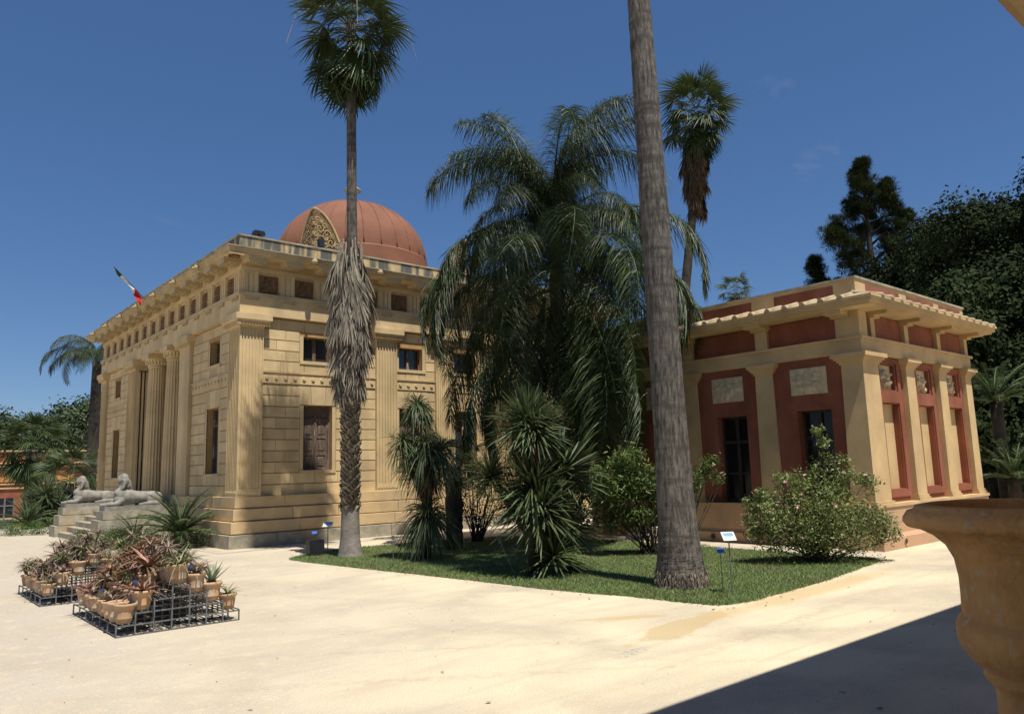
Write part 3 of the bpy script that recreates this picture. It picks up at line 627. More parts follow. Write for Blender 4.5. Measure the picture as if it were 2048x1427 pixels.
# head towards -X, belly at z = 0
sph = [('t', [(-.42, 0, .26), (-.2, 0, .30), (.1, 0, .27), (.4, 0, .26), (.62, 0, .25), (.80, 0, .22)], [.20, .245, .215, .20, .215, .15], 18),     # trunk
       ('e', (-.36, 0, .36), (.22, .22, .25), -.3), ('e', (-.40, 0, .20), (.20, .24, .2)), ('e', (-.50, 0, .42), (.10, .15, .12)),                             # chest, shoulders
       ('e', (.60, .15, .22), (.26, .11, .23)), ('e', (.60, -.15, .22), (.26, .11, .23)), ('e', (.76, 0, .24), (.14, .19, .19)),                               # haunches
       ('t', [(.78, .22, .06), (.5, .24, .06), (.24, .24, .05)], [.085, .075, .06], 10), ('t', [(.78, -.22, .06), (.5, -.24, .06), (.24, -.24, .05)], [.085, .075, .06], 10),
       ('e', (.20, .24, .045), (.10, .06, .045)), ('e', (.20, -.24, .045), (.10, .06, .045)),
       ('t', [(-.36, .17, .20), (-.5, .18, .10), (-.66, .17, .075), (-.86, .165, .06)], [.11, .085, .07, .06], 12), ('t', [(-.36, -.17, .20), (-.5, -.18, .10), (-.66, -.17, .075), (-.86, -.165, .06)], [.11, .085, .07, .06], 12),
       ('e', (-.89, .165, .05), (.085, .068, .05)), ('e', (-.89, -.165, .05), (.085, .068, .05)),
       ('t', [(.86, 0, .22), (.92, .10, .10), (.84, .24, .05), (.6, .33, .035)], [.045, .04, .035, .03], 8),
       ('t', [(-.36, 0, .50), (-.345, 0, .66), (-.34, 0, .78)], [.135, .09, .085], 14),                                                                      # neck
       ('e', (-.385, 0, .86), (.12, .10, .15)), ('e', (-.40, 0, .79), (.085, .075, .075)), ('e', (-.465, 0, .755), (.032, .04, .03)),                          # skull, jaw, chin
       ('t', [(-.478, 0, .90), (-.505, 0, .84), (-.49, 0, .825)], [.014, .024, .02], 8), ('t', [(-.472, -.05, .905), (-.486, 0, .912), (-.472, .05, .905)], [.018, .022, .018], 8),
       ('t', [(-.468, -.035, .787), (-.485, 0, .79), (-.468, .035, .787)], [.012, .017, .012], 8),
       ('e', (-.30, 0, .73), (.12, .16, .15)), ('e', (-.31, 0, .90), (.15, .14, .165)), ('e', (-.25, 0, .80), (.12, .155, .16)),                                                                  # head cloth
       ('t', [(-.33, .125, .86), (-.31, .165, .72), (-.36, .15, .58), (-.42, .12, .50)], [.05, .06, .055, .045], 10), ('t', [(-.33, -.125, .86), (-.31, -.165, .72), (-.36, -.15, .58), (-.42, -.12, .50)], [.05, .06, .055, .045], 10),
       ('t', [(-.22, 0, .80), (-.16, 0, .62), (-.08, 0, .50)], [.13, .12, .06], 12),
       ('e', (-.395, .104, .855), (.02, .016, .038)), ('e', (-.395, -.104, .855), (.02, .016, .038))]
sph_me = blob_mesh('sphinx_body', sph, .0135, M['stone'], 3)
for cy, lb in ((27.70, 'grey stone sphinx on the plinth beside the cycad'), (33.80, 'grey stone sphinx on the plinth beside the low hedge and far palms')):
    s = thing('sphinx_statue', lb, 'statue', (7.08, cy, 1.06), 'pair of sphinxes flanking the stairs')
    b = MB().box(6.16, 8.02, cy - .36, cy + .36, 1.062, 1.20); b.build('base_slab', M['stone'], s)
    o = link('body', sph_me, s); o.location = (7.08, cy, 1.185)
    t = thing('sphinx_plinth', 'stepped grey stone plinth under the sphinx ' + ('beside the cycad' if cy < 30 else 'beside the low hedge'), 'plinth', (7.1, cy, 0), 'sphinx plinths')
    for i, (z0, z1, e) in enumerate(((0, .40, .0), (.40, .78, .13), (.78, 1.06, .26))):
        w = .52 - i * .03
        b = MB().frust((5.83 + e, 8.14 - i * .004, cy - w, cy + w, z0 + (.0 if i == 0 else .022)), (5.83 + e, 8.14 - i * .004, cy - w, cy + w, z1)).box(5.87 + e, 8.13, cy - w + .04, cy + w - .04, z0 + .0, z0 + .03)
        b.build('plinth_course', M['plinth_stone'], t)

# ---------------------------------------------------------------- flag and floodlights on the roof
fl = thing('flag', 'limp green white and red tricolour on a slanted pole at the cornice', 'flag', (7.6, 29.85, 8.7))
MB().tube([(7.75, 29.85, 8.62), (6.53, 29.4, 9.60)], [.022, .018], 8).build('flag_pole', M['metal'], fl)
def cloth(t0, t1, m, nm):
    V = []; a = Vector((7.62, 29.80, 8.70)); b = Vector((6.55, 29.40, 9.58)); K = 8
    for i in range(K + 1):
        t = t0 + (t1 - t0) * i / K; p = a + (b - a) * (1 - t)
        hang = (.05 + .33 * t ** 1.5)
        for j in range(6):
            s = j / 5; V.append((p.x + .05 * math.sin(9 * t + 3 * s) * s, p.y + .05 * math.sin(14 * t + 5 * s), p.z - .02 - hang * s * .9))
    mb = MB().add(V, [(i * 6 + j, i * 6 + j + 1, i * 6 + j + 7, i * 6 + j + 6) for i in range(K) for j in range(5)]); mb.build(nm, m, fl, True)
cloth(0.0, .25, M['fgreen'], 'green_band'); cloth(.25, .70, M['fwhite'], 'white_band'); cloth(.70, 1.0, M['fred'], 'red_band')
for (x, y, z, lb) in ((8.95, 22.25, 9.27, 'black floodlight lying on the parapet near the building corner'), (11.05, 22.3, 9.27, 'black floodlight standing on the parapet below the carved horn')):
    f_ = thing('floodlight', lb, 'floodlight', (x, y, z))
    if x < 10: MB().frust((x - .2, x + .17, y - .12, y + .12, z + .07), (x - .16, x + .13, y - .1, y + .12, z + .20)).build('housing', M['black'], f_)
    else: MB().frust((x - .09, x + .09, y - .09, y + .08, z + .06), (x - .09, x + .09, y - .03, y + .12, z + .34)).build('housing', M['black'], f_)
    MB().box(x - .03, x + .03, y - .02, y + .04, z, z + .07).build('bracket', M['metal'], f_)

# ---------------------------------------------------------------- the red building (right)
CX, CY, CX1, CY1 = 17.4, 8.0, 24.0, 16.6
cal = thing('red_pavilion', 'red and ochre stucco pavilion with tiled eaves and tall niches', 'building', (CX, CY, 0))
CF = Face('X', CX); CR = Face('Y', CY)
MB().box(CX - .16, CX1 + .16, CY - .16, CY1 + .16, 0, .26).build('base_step', M['cbase'], cal)
MB().frust((CX - .12, CX1 + .12, CY - .12, CY1 + .12, .26), (CX - .07, CX1 + .07, CY - .07, CY1 + .07, .34)).build('base_moulding', M['cbase'], cal)
MB().box(CX - .07, CX1 + .07, CY - .07, CY1 + .07, .34, .93).build('base', M['cbase'], cal); MB().box(CX - .10, CX1 + .10, CY - .10, CY1 + .10, .93, 1.0).build('base_cap', M['cochre'], cal)
PF = [(8.0, 8.53), (10.28, 10.80), (12.58, 13.10), (14.88, 15.40)]; PR = [(17.4, 18.2), (19.68, 20.2), (21.7, 22.2), (23.55, 24.0)]
WF = [(8.86, 9.72, 1.0, 3.22), (11.14, 12.04, 1.0, 3.22), (13.44, 14.34, 1.0, 3.22)]
NR = [(18.45, 19.33, 1.30, 3.32), (20.5, 21.38, 1.30, 3.32), (22.45, 23.28, 1.30, 3.32)]
RF = [(8.9, 9.83, 3.60, 4.24), (11.18, 12.12, 3.60, 4.24), (13.46, 14.4, 3.60, 4.24)]; RR = [(18.48, 19.28, 3.66, 4.26), (20.54, 21.32, 3.66, 4.26), (22.5, 23.22, 3.66, 4.26)]
mb = MB(); wall_around(CF, mb, CY + .45, CY1, 1.0, 4.5, WF, -.42, -.05); wall_around(CR, mb, CX + .12, CX1 - .1, 1.0, 4.5, NR + RR, -.42, -.12)
cw = mb.build('wall', M['cred'], cal)
mb = MB().box(CX + .46, CX1 - .1, CY + .46, CY1 - .1, 1.0, 4.5); mb.build('inner_wall', M['niche'], cal)
MB().box(CX + .9, CX1 - .1, CY1 - .1, CY1, 1.0, 4.5).build('rear_wall', M['cred'], cal)
for h in NR:
    b = MB(); CR.box(b, h[0] + .001, h[1] - .001, -.44, -.27, h[2] + .001, h[3] - .001); b.build('niche_back', M['niche'], cw)
    b = MB(); CR.box(b, h[0] - .17, h[0] - .02, -.12, -.085, 1.12, 4.42); CR.box(b, h[1] + .02, h[1] + .17, -.12, -.085, 1.12, 4.42); CR.box(b, h[0] - .02, h[1] + .02, -.12, -.085, 4.30, 4.42); CR.box(b, h[0] - .02, h[1] + .02, -.12, -.085, 3.34, 3.63); CR.box(b, h[0] - .02, h[1] + .02, -.12, -.085, 1.12, 1.28)
    b.build('panel_frame', M['cred'], cw)
def relief(F, r, d, seed, par, amp=.10):
    q = np.random.default_rng(seed); nu, nz = 40, 28; u = np.linspace(0, 1, nu); z = np.linspace(0, 1, nz); U, Z = np.meshgrid(u, z); H = np.zeros_like(U)
    blobs = [(.5, .42, .20, .14), (.32, .55, .10, .10), (.66, .5, .11, .13), (.27, .72, .06, .08), (.36, .28, .04, .16), (.5, .22, .035, .14), (.64, .24, .04, .16), (.78, .62, .05, .09), (.45, .7, .05, .1), (.72, .35, .05, .08)]
    for cu, cz, su, sz in blobs:
        cu += q.normal(0, .05); cz += q.normal(0, .05); H = np.maximum(H, np.clip(1 - ((U - cu) / su) ** 2 - ((Z - cz) / sz) ** 2, 0, None) ** .5 * q.uniform(.5, 1))
    for k in range(5):
        cu, cz = q.uniform(.15, .85), q.uniform(.15, .8); t = q.uniform(0, 6)
        H = np.maximum(H, .7 * np.clip(1 - (((U - cu) * math.cos(t) + (Z - cz) * math.sin(t)) / .16) ** 2 - ((-(U - cu) * math.sin(t) + (Z - cz) * math.cos(t)) / .035) ** 2, 0, None) ** .5)
    V = [F.P(r[0] + (r[1] - r[0]) * a, d + amp * h, r[2] + (r[3] - r[2]) * b) for a, b, h in zip(U.ravel(), Z.ravel(), H.ravel())]
    Fq = [(j * nu + i, j * nu + i + 1, (j + 1) * nu + i + 1, (j + 1) * nu + i) for j in range(nz - 1) for i in range(nu - 1)]
    MB().add(V, Fq).build('relief', M['relief'], par, True)
for i, r in enumerate(RR):
    b = MB(); CR.box(b, r[0] + .001, r[1] - .001, -.44, -.22, r[2] + .001, r[3] - .001); b.build('relief_ground', M['relief'], cw); relief(CR, r, -.218, 3 + i, cw, .16)
for i, r in enumerate(RF):
    b = MB(); CF.box(b, r[0], r[1], -.06, -.022, r[2], r[3]); b.build('relief_ground', M['relief'], cw); relief(CF, r, -.02, 13 + i, cw, .06)
def cpier(F, u0, u1, corner=False, base=True):
    mb = MB()
    if corner: mb.frust((CX, u1 + .02, CY, 8.56, 1.0), (CX, u1 - .02, CY, 8.51, 4.2))
    else: F.poly(mb, [(u0 - .02, 1.0), (u1 + .02, 1.0), (u1 - .02, 4.2), (u0 + .02, 4.2)], -.3, 0)
    p = mb.build('pilaster', M['cochre'], cal); c = MB()
    if corner:
        for z0, z1, o in ((4.2, 4.26, .02), (4.26, 4.31, .06), (4.31, 4.36, .11), (4.36, 4.452, .16)): c.box(CX - o, u1 + o, CY - o, 8.53 + o, z0, z1)
    else:
        for z0, z1, o in ((4.2, 4.26, .02), (4.26, 4.31, .06), (4.31, 4.36, .10), (4.36, 4.452, .14)): F.box(c, u0 - o, u1 + o, -.3, o, z0, z1)
    c.build('capital', M['cochre'], p)
    if base:
        c = MB()
        if corner: c.box(CX - .05, u1 + .06, CY - .05, 8.6, 1.0, 1.06)
        else: F.box(c, u0 - .07, u1 + .07, -.3, .055, 1.0, 1.07); F.box(c, u0 - .045, u1 + .045, -.3, .03, 1.07, 1.13)
        c.build('pilaster_base', M['cochre'], p)
cpier(CR, *PR[0], corner=True)
for p in PR[1:]: cpier(CR, *p)
for p in PF[1:]: cpier(CF, *p)
def cslab(o, z0, z1, nm, mt, par=cal): return MB().box(CX - o, CX1 + o, CY - o, CY1 + o, z0, z1).build(nm, M[mt], par)
ca = cslab(.02, 4.454, 4.76, 'architrave', 'cochre'); cslab(.075, 4.76, 4.83, 'architrave_moulding', 'cochre', ca)
cf = cslab(-.10, 4.83, 5.42, 'frieze', 'cred')
def fpost(F, u, w=.24):
    b = MB(); F.box(b, u - w / 2, u + w / 2, -.2, .0, 4.831, 5.40); b.build('frieze_post', M['cochre'], cal)
    b = MB(); F.box(b, u - w / 2 - .06, u + w / 2 + .06, -.2, .42, 5.35, 5.439); F.box(b, u - w / 2 - .05, u + w / 2 + .05, -.2, .12, 5.30, 5.35); b.build('eaves_bracket', M['cochre'], cal)
MB().box(CX + .001, CX + .40, CY + .001, CY + .42, 4.831, 5.439).build('frieze_post', M['cochre'], cal)
for u in (10.54, 12.84, 15.14): fpost(CF, u, .34)
fpost(CF, 8.42, .30); fpost(CR, 18.1, .2)
for u in (19.94, 21.95, 23.86): fpost(CR, u, .22)
cs = cslab(.50, 5.44, 5.50, 'eaves_soffit', 'cochre'); cslab(.57, 5.50, 5.60, 'cornice', 'cochre', cs); cslab(.61, 5.60, 5.65, 'cornice_lip', 'cochre', cs)
# sloping pan roof under the tiles
MB().frust((CX - .60, CX1 + .60, CY - .60, CY1 + .60, 5.652), (CX + .1, CX1 - .1, CY + .1, CY1 - .1, 5.86)).build('roof', M['tile'], cal)
tl = MB(); n = 8
for (a, b) in ((0, 1),):
    vs = []
    for (y, z, r) in ((0, 0, .078), (.70, .20, .068)):
        for i in range(n + 1): t = math.pi * i / n; vs.append((r * math.cos(t), y, z + r * math.sin(t) * .95))
    tl.add(vs + [(0, 0, 0)], [(i, i + 1, n + 2 + i, n + 1 + i) for i in range(n)] + [tuple(range(n + 1))])
tl = tl.mesh('roof_tile', M['tile'])
u = CY + .10
while u < CY1 + .4: place(tl, 'roof_tile', cal, (CX - .63, u, 5.645 + random.uniform(-.006, .006)), (0, 0, -math.pi / 2 + random.uniform(-.03, .03))); u += .46
u = CX - .02
while u < CX1 + .5: place(tl, 'roof_tile', cal, (u, CY - .63, 5.645 + random.uniform(-.006, .006)), (0, 0, random.uniform(-.03, .03))); u += .50
mb = MB()
for a in ((CX + .02, CX1 - .02, CY + .02, CY + .3), (CX + .02, CX1 - .02, CY1 - .3, CY1 - .02), (CX + .02, CX + .3, CY + .3, CY1 - .3), (CX1 - .3, CX1 - .02, CY + .3, CY1 - .3)): mb.box(*a, 5.7, 6.20)
cpp = mb.build('parapet', M['cochre'], cal)
mb = MB()
for a in ((CX - .01, CX1 + .01, CY - .01, CY + .33), (CX - .01, CX1 + .01, CY1 - .33, CY1 + .01), (CX - .01, CX + .33, CY + .33, CY1 - .33), (CX1 - .33, CX1 + .01, CY + .33, CY1 - .33)): mb.box(*a, 6.20, 6.255)
mb.build('parapet_coping', M['plinth_stone'], cpp)
MB().box(CX + .3, CX1 - .3, CY + .3, CY1 - .3, 5.8, 5.9).build('flat_roof', M['plinth_stone'], cal)
pf = Face('X', CX + .02); pr_ = Face('Y', CY + .02)
for a, b in ((8.55, 10.1), (10.75, 12.35), (13.0, 14.7), (15.2, 16.3)):
    q = MB(); pf.box(q, a, b, -.1, .006, 5.88, 6.12); q.build('parapet_panel', M['cred'], cpp)
for a, b in ((17.95, 19.75), (20.2, 21.9), (22.25, 23.75)):
    q = MB(); pr_.box(q, a, b, -.1, .006, 5.88, 6.12); q.build('parapet_panel', M['cred'], cpp)
# french doors of the shaded front
for h in WF:
    b = MB(); d = -.36; m = (h[0] + h[1]) / 2
    for a, c in ((h[0], h[0] + .06), (h[1] - .06, h[1]), (m - .05, m + .05)): CF.box(b, a, c, d, d + .08, h[2], h[3])
    for a, c in ((h[2], h[2] + .1), (h[3] - .06, h[3]), (2.52, 2.60), (1.72, 1.77)): CF.box(b, h[0] + .06, m - .05, d, d + .07, a, c); CF.box(b, m + .05, h[1] - .06, d, d + .07, a, c)
    w = b.build('window', M['cdoor'], cal)
    for a, c in ((h[0] + .06, m - .05), (m + .05, h[1] - .06)):
        b = MB(); CF.box(b, a, c, d, d + .02, h[2] + .1, h[3] - .06); b.build('pane', M['glassd'], w)
# round ventilation holes in the base
for (F, u) in ((CF, 12.25), (CF, 9.7), (CR, 18.35)):
    b = MB(); pts = [(u + .07 * math.cos(t), .14 + .07 * math.sin(t)) for t in np.linspace(0, 2 * math.pi, 15)[:-1]]; F.poly(b, pts, .1, .163); b.build('vent', M['black'], cal)
    b = MB(); b.tube([F.P(u + .085 * math.cos(t), .165, .14 + .085 * math.sin(t)) for t in np.linspace(0, 2 * math.pi, 17)], .014, 5); b.build('vent_ring', M['cbase'], cal)
ds = thing('door_steps', 'two pale stone steps against the base of the red pavilion', 'steps', (16.9, 13.9, 0))
MB().box(16.35, 17.22, 13.3, 14.5, 0, .17).build('step', M['marble'], ds); MB().box(16.7, 17.22, 13.45, 14.35, .171, .34).build('step', M['marble'], ds)

# ---------------------------------------------------------------- twin pavilion far left
tw = thing('far_pavilion', 'distant red pavilion with cream bands and a grey door', 'building', (12, 74, -1.6))
TY = 74.0; TF = Face('Y', TY); z = -1.6
MB().box(-6, 22, TY, TY + 9, z, z + 6.3).build('wall', M['cred'], tw)
b = MB(); TF.box(b, -6.05, 22, 0, .08, z, z + .95); b.build('base', M['cbase'], tw)
for a, c, o in ((3.22, 3.34, .12), (3.55, 3.66, .10), (4.95, 5.10, .35), (5.22, 5.32, .45), (6.2, 6.32, .1)):
    b = MB(); TF.box(b, -6.1, 22, 0, o, z + a, z + c); b.build('cornice_band', M['cochre'], tw)
for u in (7.2, 11.4, 15.6):
    b = MB(); TF.box(b, u - .35, u + .35, 0, .12, z + .95, z + 4.9); b.build('pilaster', M['cochre'], tw)
for u in (9.35, 13.5):
    b = MB(); TF.box(b, u - .68, u + .68, 0, .06, z + 3.78, z + 4.62); b.build('relief', mat('orange_relief', (.52, .25, .08), var=.2, scale=5, bump=1, bscale=6), tw)
    b = MB(); TF.box(b, u - .66, u + .66, 0, .03, z + .05, z + 2.5); dd = b.build('door', M['black'], tw)
    b = MB()
    for p, q in ((-.66, -.58), (-.06, .06), (.58, .66)): TF.box(b, u + p, u + q, .03, .09, z + .05, z + 2.5)
    TF.box(b, u - .58, u - .06, .03, .085, z + .05, z + .75); TF.box(b, u + .06, u + .58, .03, .085, z + .05, z + .75); TF.box(b, u - .58, u - .06, .03, .08, z + 1.85, z + 1.95); TF.box(b, u + .06, u + .58, .03, .08, z + 1.85, z + 1.95)
    b.build('door_frame', M['metal'], dd)

# ---------------------------------------------------------------- the portico the photographer stands in
po = thing('portico', 'shaded ochre portico whose eaves hang over the path', 'building', (3, 0, 0))
MB().box(-6, 14, -7, 1.25, 0, .40).build('floor', M['paving'], po); MB().box(-6, 14, -7, -4, .40, 5.75).build('wall', M['cochre'], po)
mb = MB().box(-6.6, 16.6, -7.5, 1.30, 5.5, 5.93).build('roof_beam', M['cochre'], po)
MB().box(-6.6, 16.6, -7.5, 1.82, 5.93, 6.03).build('eaves', M['cochre'], po); MB().box(-6.6, 16.6, -7.5, 1.93, 6.03, 6.2).build('gutter_course', M['cbase'], po)
for u in np.arange(2, 16.5, .385): place(tl, 'roof_tile', po, (u, 1.83, 6.19), (0, 0, math.pi))
for u in (-2.6,): MB().box(u - .3, u + .3, .5, 1.1, .40, 5.55).build('pier', M['cochre'], po)
# terracotta urn on a pedestal
UX, UY = 2.99, .82
ur = thing('terracotta_urn', 'large weathered terracotta urn with flaring rim in the shade', 'urn', (UX, UY, .40))
MB().box(UX - .32, UX + .32, UY - .32, UY + .32, .40, 1.002).build('pedestal', M['cbase'], ur)
URN = [(0, 1.0), (.27, 1.0), (.27, 1.06), (.235, 1.09), (.205, 1.12), (.2, 1.165), (.199, 1.23), (.206, 1.258), (.224, 1.275), (.23, 1.29), (.226, 1.306), (.23, 1.313), (.256, 1.332), (.285, 1.373), (.297, 1.415), (.295, 1.445), (.286, 1.468), (.276, 1.478), (.271, 1.487), (.274, 1.494),
       (.272, 1.54), (.272, 1.60), (.28, 1.66), (.302, 1.706), (.338, 1.74), (.381, 1.762), (.415, 1.77), (.426, 1.785), (.424, 1.80), (.41, 1.82), (.39, 1.826), (.384, 1.838), (.35, 1.844), (.33, 1.835), (.315, 1.79), (.30, 1.72), (0, 1.70)]
MB().lathe(URN[:-2], 96, (UX, UY, 0)).build('urn_body', M['urn'], ur, True); MB().lathe([(.32, 1.79), (0, 1.80)], 40, (UX, UY, 0)).build('soil', M['soil'], ur)
pc = thing('prickly_pear', 'small prickly pear growing in the large urn', 'cactus', (UX, UY, 1.77))
def pad(c, r, h, yaw, tilt, nm):
    me = blob = MB(); pr = [(max(1e-4, math.cos(t)), math.sin(t)) for t in np.linspace(-math.pi / 2, math.pi / 2, 9)]; me.lathe(pr, 14)
    Rm = Matrix.Rotation(yaw, 3, 'Z') @ Matrix.Rotation(tilt, 3, 'X'); me.v = [tuple(Vector(c) + Rm @ Vector((x * r, y * .018, z * h + h))) for x, y, z in me.v]; me.build(nm, M['cactus'], pc, True)
pad((UX + .12, UY - .05, 1.80), .065, .085, .6, .3, 'pad'); pad((UX + .2, UY - .15, 1.80), .06, .08, -.4, .2, 'pad'); pad((UX + .02, UY + .02, 1.80), .036, .05, .8, .1, 'pad')

# ---------------------------------------------------------------- signs, stakes, speaker box
def sign(x, y, h, w, d, lb, mt_face, post=.012, yaw=-.7, tilt=.6):
    s = thing('plant_sign', lb, 'sign', (x, y, 0)); MB().tube([(x, y, 0), (x, y, h)], post, 6).build('post', M['metal'], s)
    Rm = Matrix.Rotation(yaw, 3, 'Z') @ Matrix.Rotation(tilt, 3, 'X')
    def pl(a0, a1, b0, b1, t0, t1, m, nm, par):
        q = MB().box(a0, a1, b0, b1, t0, t1); q.v = [tuple(Vector((x, y, h)) + Rm @ Vector(p)) for p in q.v]; return q.build(nm, m, par)
    p = pl(-w / 2, w / 2, -d / 2, d / 2, 0, .012, M['white'] if mt_face else M['blue'], 'plate', s)
    if mt_face: pl(-w / 2 + .02, w / 2 - .02, -d * .02, d / 2 - .025, .012, .014, M['skyblue'], 'printed_picture', p); pl(-w / 2 + .02, w / 2 - .02, -d / 2 + .02, -d * .06, .012, .014, M['white'], 'printed_text', p); pl(-w / 2 + .03, w / 2 - .06, -d / 2 + .06, -d / 2 + .075, .0145, .0155, M['skyblue'], 'printed_text', p); pl(-w / 2 + .03, w / 2 - .04, -d / 2 + .09, -d / 2 + .105, .0145, .0155, M['skyblue'], 'printed_text', p)
sign(10.44, 7.14, .88, .20, .20, 'white framed information plate on a post beside the thick grey palm', True, .011)
sign(10.46, 7.32, .65, .11, .10, 'small blue plant label on a thin stake beside the thick grey palm', False, .007)
sign(9.29, 18.25, .76, .24, .20, 'white information plate on a post beside the shaggy skirted palm', True, .012)
sign(9.02, 18.45, .56, .12, .10, 'small blue plant label behind the black box by the shaggy palm', False, .008)
for (x, y, h, lx, ly, lb) in ((8.97, 14.6, .62, 0, 0, 'thin upright label stake on the lawn near the tall left dracaena'), (9.62, 11.3, .66, -.12, .30, 'leaning label stake on the lawn below the large dracaena')):
    s = thing('label_stake', lb, 'stake', (x, y, 0)); MB().tube([(x, y, 0), (x + lx, y + ly, h)], .008, 6).build('rod', M['metal'], s); MB().box(x + lx - .035, x + lx + .035, y + ly - .006, y + ly + .006, h - .03, h + .05).build('plate', M['metal'], s)
sb = thing('floodlight_box', 'black box shaped garden floodlight at the tip of the lawn', 'floodlight', (8.95, 18.3, 0))
MB().frust((8.77, 9.17, 18.16, 18.4, .03), (8.77, 9.17, 18.22, 18.42, .40)).build('housing', M['black'], sb); MB().box(8.80, 9.14, 18.2, 18.38, 0, .03).build('foot', M['metal'], sb)
# ---------------------------------------------------------------- plants
def nrm(v): return v / np.maximum(1e-9, np.linalg.norm(v, axis=-1, keepdims=True))
def straps(P, D, L, W, droop, seg=4, S=None, prof='lance', fold=0.0):
    """N leaves as bent strips: base P, direction D, length L, width W, droop = sag as a share of L; fold > 0 gives a V section"""
    P = np.asarray(P, float); D = nrm(np.asarray(D, float)); N = len(P)
    L = np.broadcast_to(np.asarray(L, float), N); W = np.broadcast_to(np.asarray(W, float), N); droop = np.broadcast_to(np.asarray(droop, float), N)
    t = np.linspace(0, 1, seg + 1)
    C = P[:, None] + D[:, None] * (L[:, None] * t)[..., None]; C[..., 2] -= (droop * L)[:, None] * t ** 2
    if S is None: S = np.cross(D, np.array([0, 0, 1.0])) + rng.normal(0, .25, (N, 3))
    S = nrm(S)
    pr = {'lance': np.sin(np.pi * np.clip(.18 + .82 * t, 0, 1)) * .9 + .1 * (1 - t), 'taper': 1 - t ** 1.5 * .97, 'blade': np.where(t < .75, .75 + .33 * t, 1.0) * (1 - np.clip((t - .7) / .3, 0, 1) ** 2 * .95), 'wedge': np.where(t < .55, .12 + 1.6 * t, 1.0 - (t - .55) / .45 * .96)}[prof]
    Wd = (W[:, None] * pr)[..., None] * .5
    if fold:
        T = np.gradient(C, axis=1); Nn = nrm(np.cross(T, np.broadcast_to(S[:, None], C.shape)))
        V = np.stack([C - S[:, None] * Wd + Nn * Wd * fold, C - Nn * Wd * 0, C + S[:, None] * Wd + Nn * Wd * fold], 2).reshape(N, -1, 3); k = 3
        f = [(j * 3 + i, j * 3 + i + 1, j * 3 + i + 4, j * 3 + i + 3) for j in range(seg) for i in range(2)]
    else:
        V = np.stack([C - S[:, None] * Wd, C + S[:, None] * Wd], 2).reshape(N, -1, 3); f = [(j * 2, j * 2 + 1, j * 2 + 3, j * 2 + 2) for j in range(seg)]
    nv = V.shape[1]; F = (np.array(f)[None] + (np.arange(N) * nv)[:, None, None]).reshape(-1, 4)
    return V.reshape(-1, 3), F
def cat(parts):
    V, F, o = [], [], 0
    for v, f in parts: V.append(v); F.append(np.asarray(f) + o); o += len(v)
    return np.vstack(V), np.vstack(F)
def tube_np(pts, rad, n=6):
    m = MB().tube(pts, rad, n, cap=False); return np.array(m.v), np.array(m.f)
def sph_dirs(N, zmin=-1, zmax=1):
    z = rng.uniform(zmin, zmax, N); a = rng.uniform(0, 2 * math.pi, N); r = np.sqrt(1 - z * z); return np.column_stack([r * np.cos(a), r * np.sin(a), z])
def leaf_cards(P, size, mat_, name, parent, flat=.5, seg=2, aspect=.45, out=None):
    N = len(P); D = rng.normal(0, 1, (N, 3)); D[:, 2] = D[:, 2] * flat - .15
    if out is not None: D += out * .8
    V, F = straps(P, D, size * rng.uniform(.6, 1.3, N), size * aspect * rng.uniform(.8, 1.2, N), rng.uniform(0, .3, N), seg, S=rng.normal(0, 1, (N, 3)) * np.array([1, 1, .6]))
    return quads(name, V, F, mat_, parent)

# --- trunks
def trunk(parent, base, pts, rad, m, name='trunk', n=28, rough=.02, sub=9):
    pts = [np.array(p, float) for p in pts]; K = (len(pts) - 1) * sub + 1; tt = np.linspace(0, len(pts) - 1, K); path = []; rr = []
    for t in tt:
        i = min(int(t), len(pts) - 2); f = t - i; path.append(pts[i] * (1 - f) + pts[i + 1] * f); rr.append(rad[i] * (1 - f) + rad[i + 1] * f)
    mb = MB().tube([tuple(p) for p in path], rr, n); 
    for q in range(len(mb.v)):
        j, i = divmod(q, n); j = min(j, K - 1); c = path[j]; x, y, z = mb.v[q]; k = 1 + rough * (math.sin(3.1 * j + .4 * math.sin(i * 1.7)) * .5 + random.uniform(-.6, .6)); mb.v[q] = (c[0] + (x - c[0]) * k, c[1] + (y - c[1]) * k, z)
    return mb.build(name, m, parent, True)

# --- fan palm fronds (shared meshes), petiole along +X
def fan_frond(pet, rad, spread, nleaf, droop, m, seed, fold=.35, width=None):
    q = np.random.default_rng(seed); a = np.linspace(-spread, spread, nleaf) + q.normal(0, .02, nleaf); N = nleaf
    D = np.column_stack([np.cos(a), np.sin(a), q.normal(.05, .06, N) - .12 * np.abs(a)]); L = rad * (1 - .22 * (np.abs(a) / spread) ** 2) * q.uniform(.88, 1.08, N)
    W = (width or rad * spread * 2 / nleaf * .62) * q.uniform(.85, 1.1, N); S = np.column_stack([-np.sin(a), np.cos(a), q.normal(0, .25, N)])
    hub = np.array([pet, 0, -.10 * pet]); V, F = straps(np.tile(hub, (N, 1)), D, L, W, droop * q.uniform(.6, 1.5, N), 6, S, 'wedge', fold)
    tv, tf = tube_np([(0, 0, 0), (pet * .5, 0, .02 * pet), (pet, 0, -.10 * pet)], [.022, .015, .010], 5)
    V, F = cat([(V, F), (tv, tf)]); return quads('frond', V, F, m, False)
FAN = [fan_frond(.85, .95, 1.75, 34, .42, M['fan'], 1), fan_frond(.75, .9, 1.9, 32, .55, M['fan'], 2), fan_frond(.95, .85, 1.6, 30, .3, M['fan'], 3)]
FAND = [fan_frond(.55, 1.0, .42, 18, .10, M['dead'], 11, .5, .075), fan_frond(.45, 1.1, .30, 16, .05, M['dead'], 12, .5, .07), fan_frond(.6, .85, .55, 18, .2, M['dead'], 13, .5, .075)]
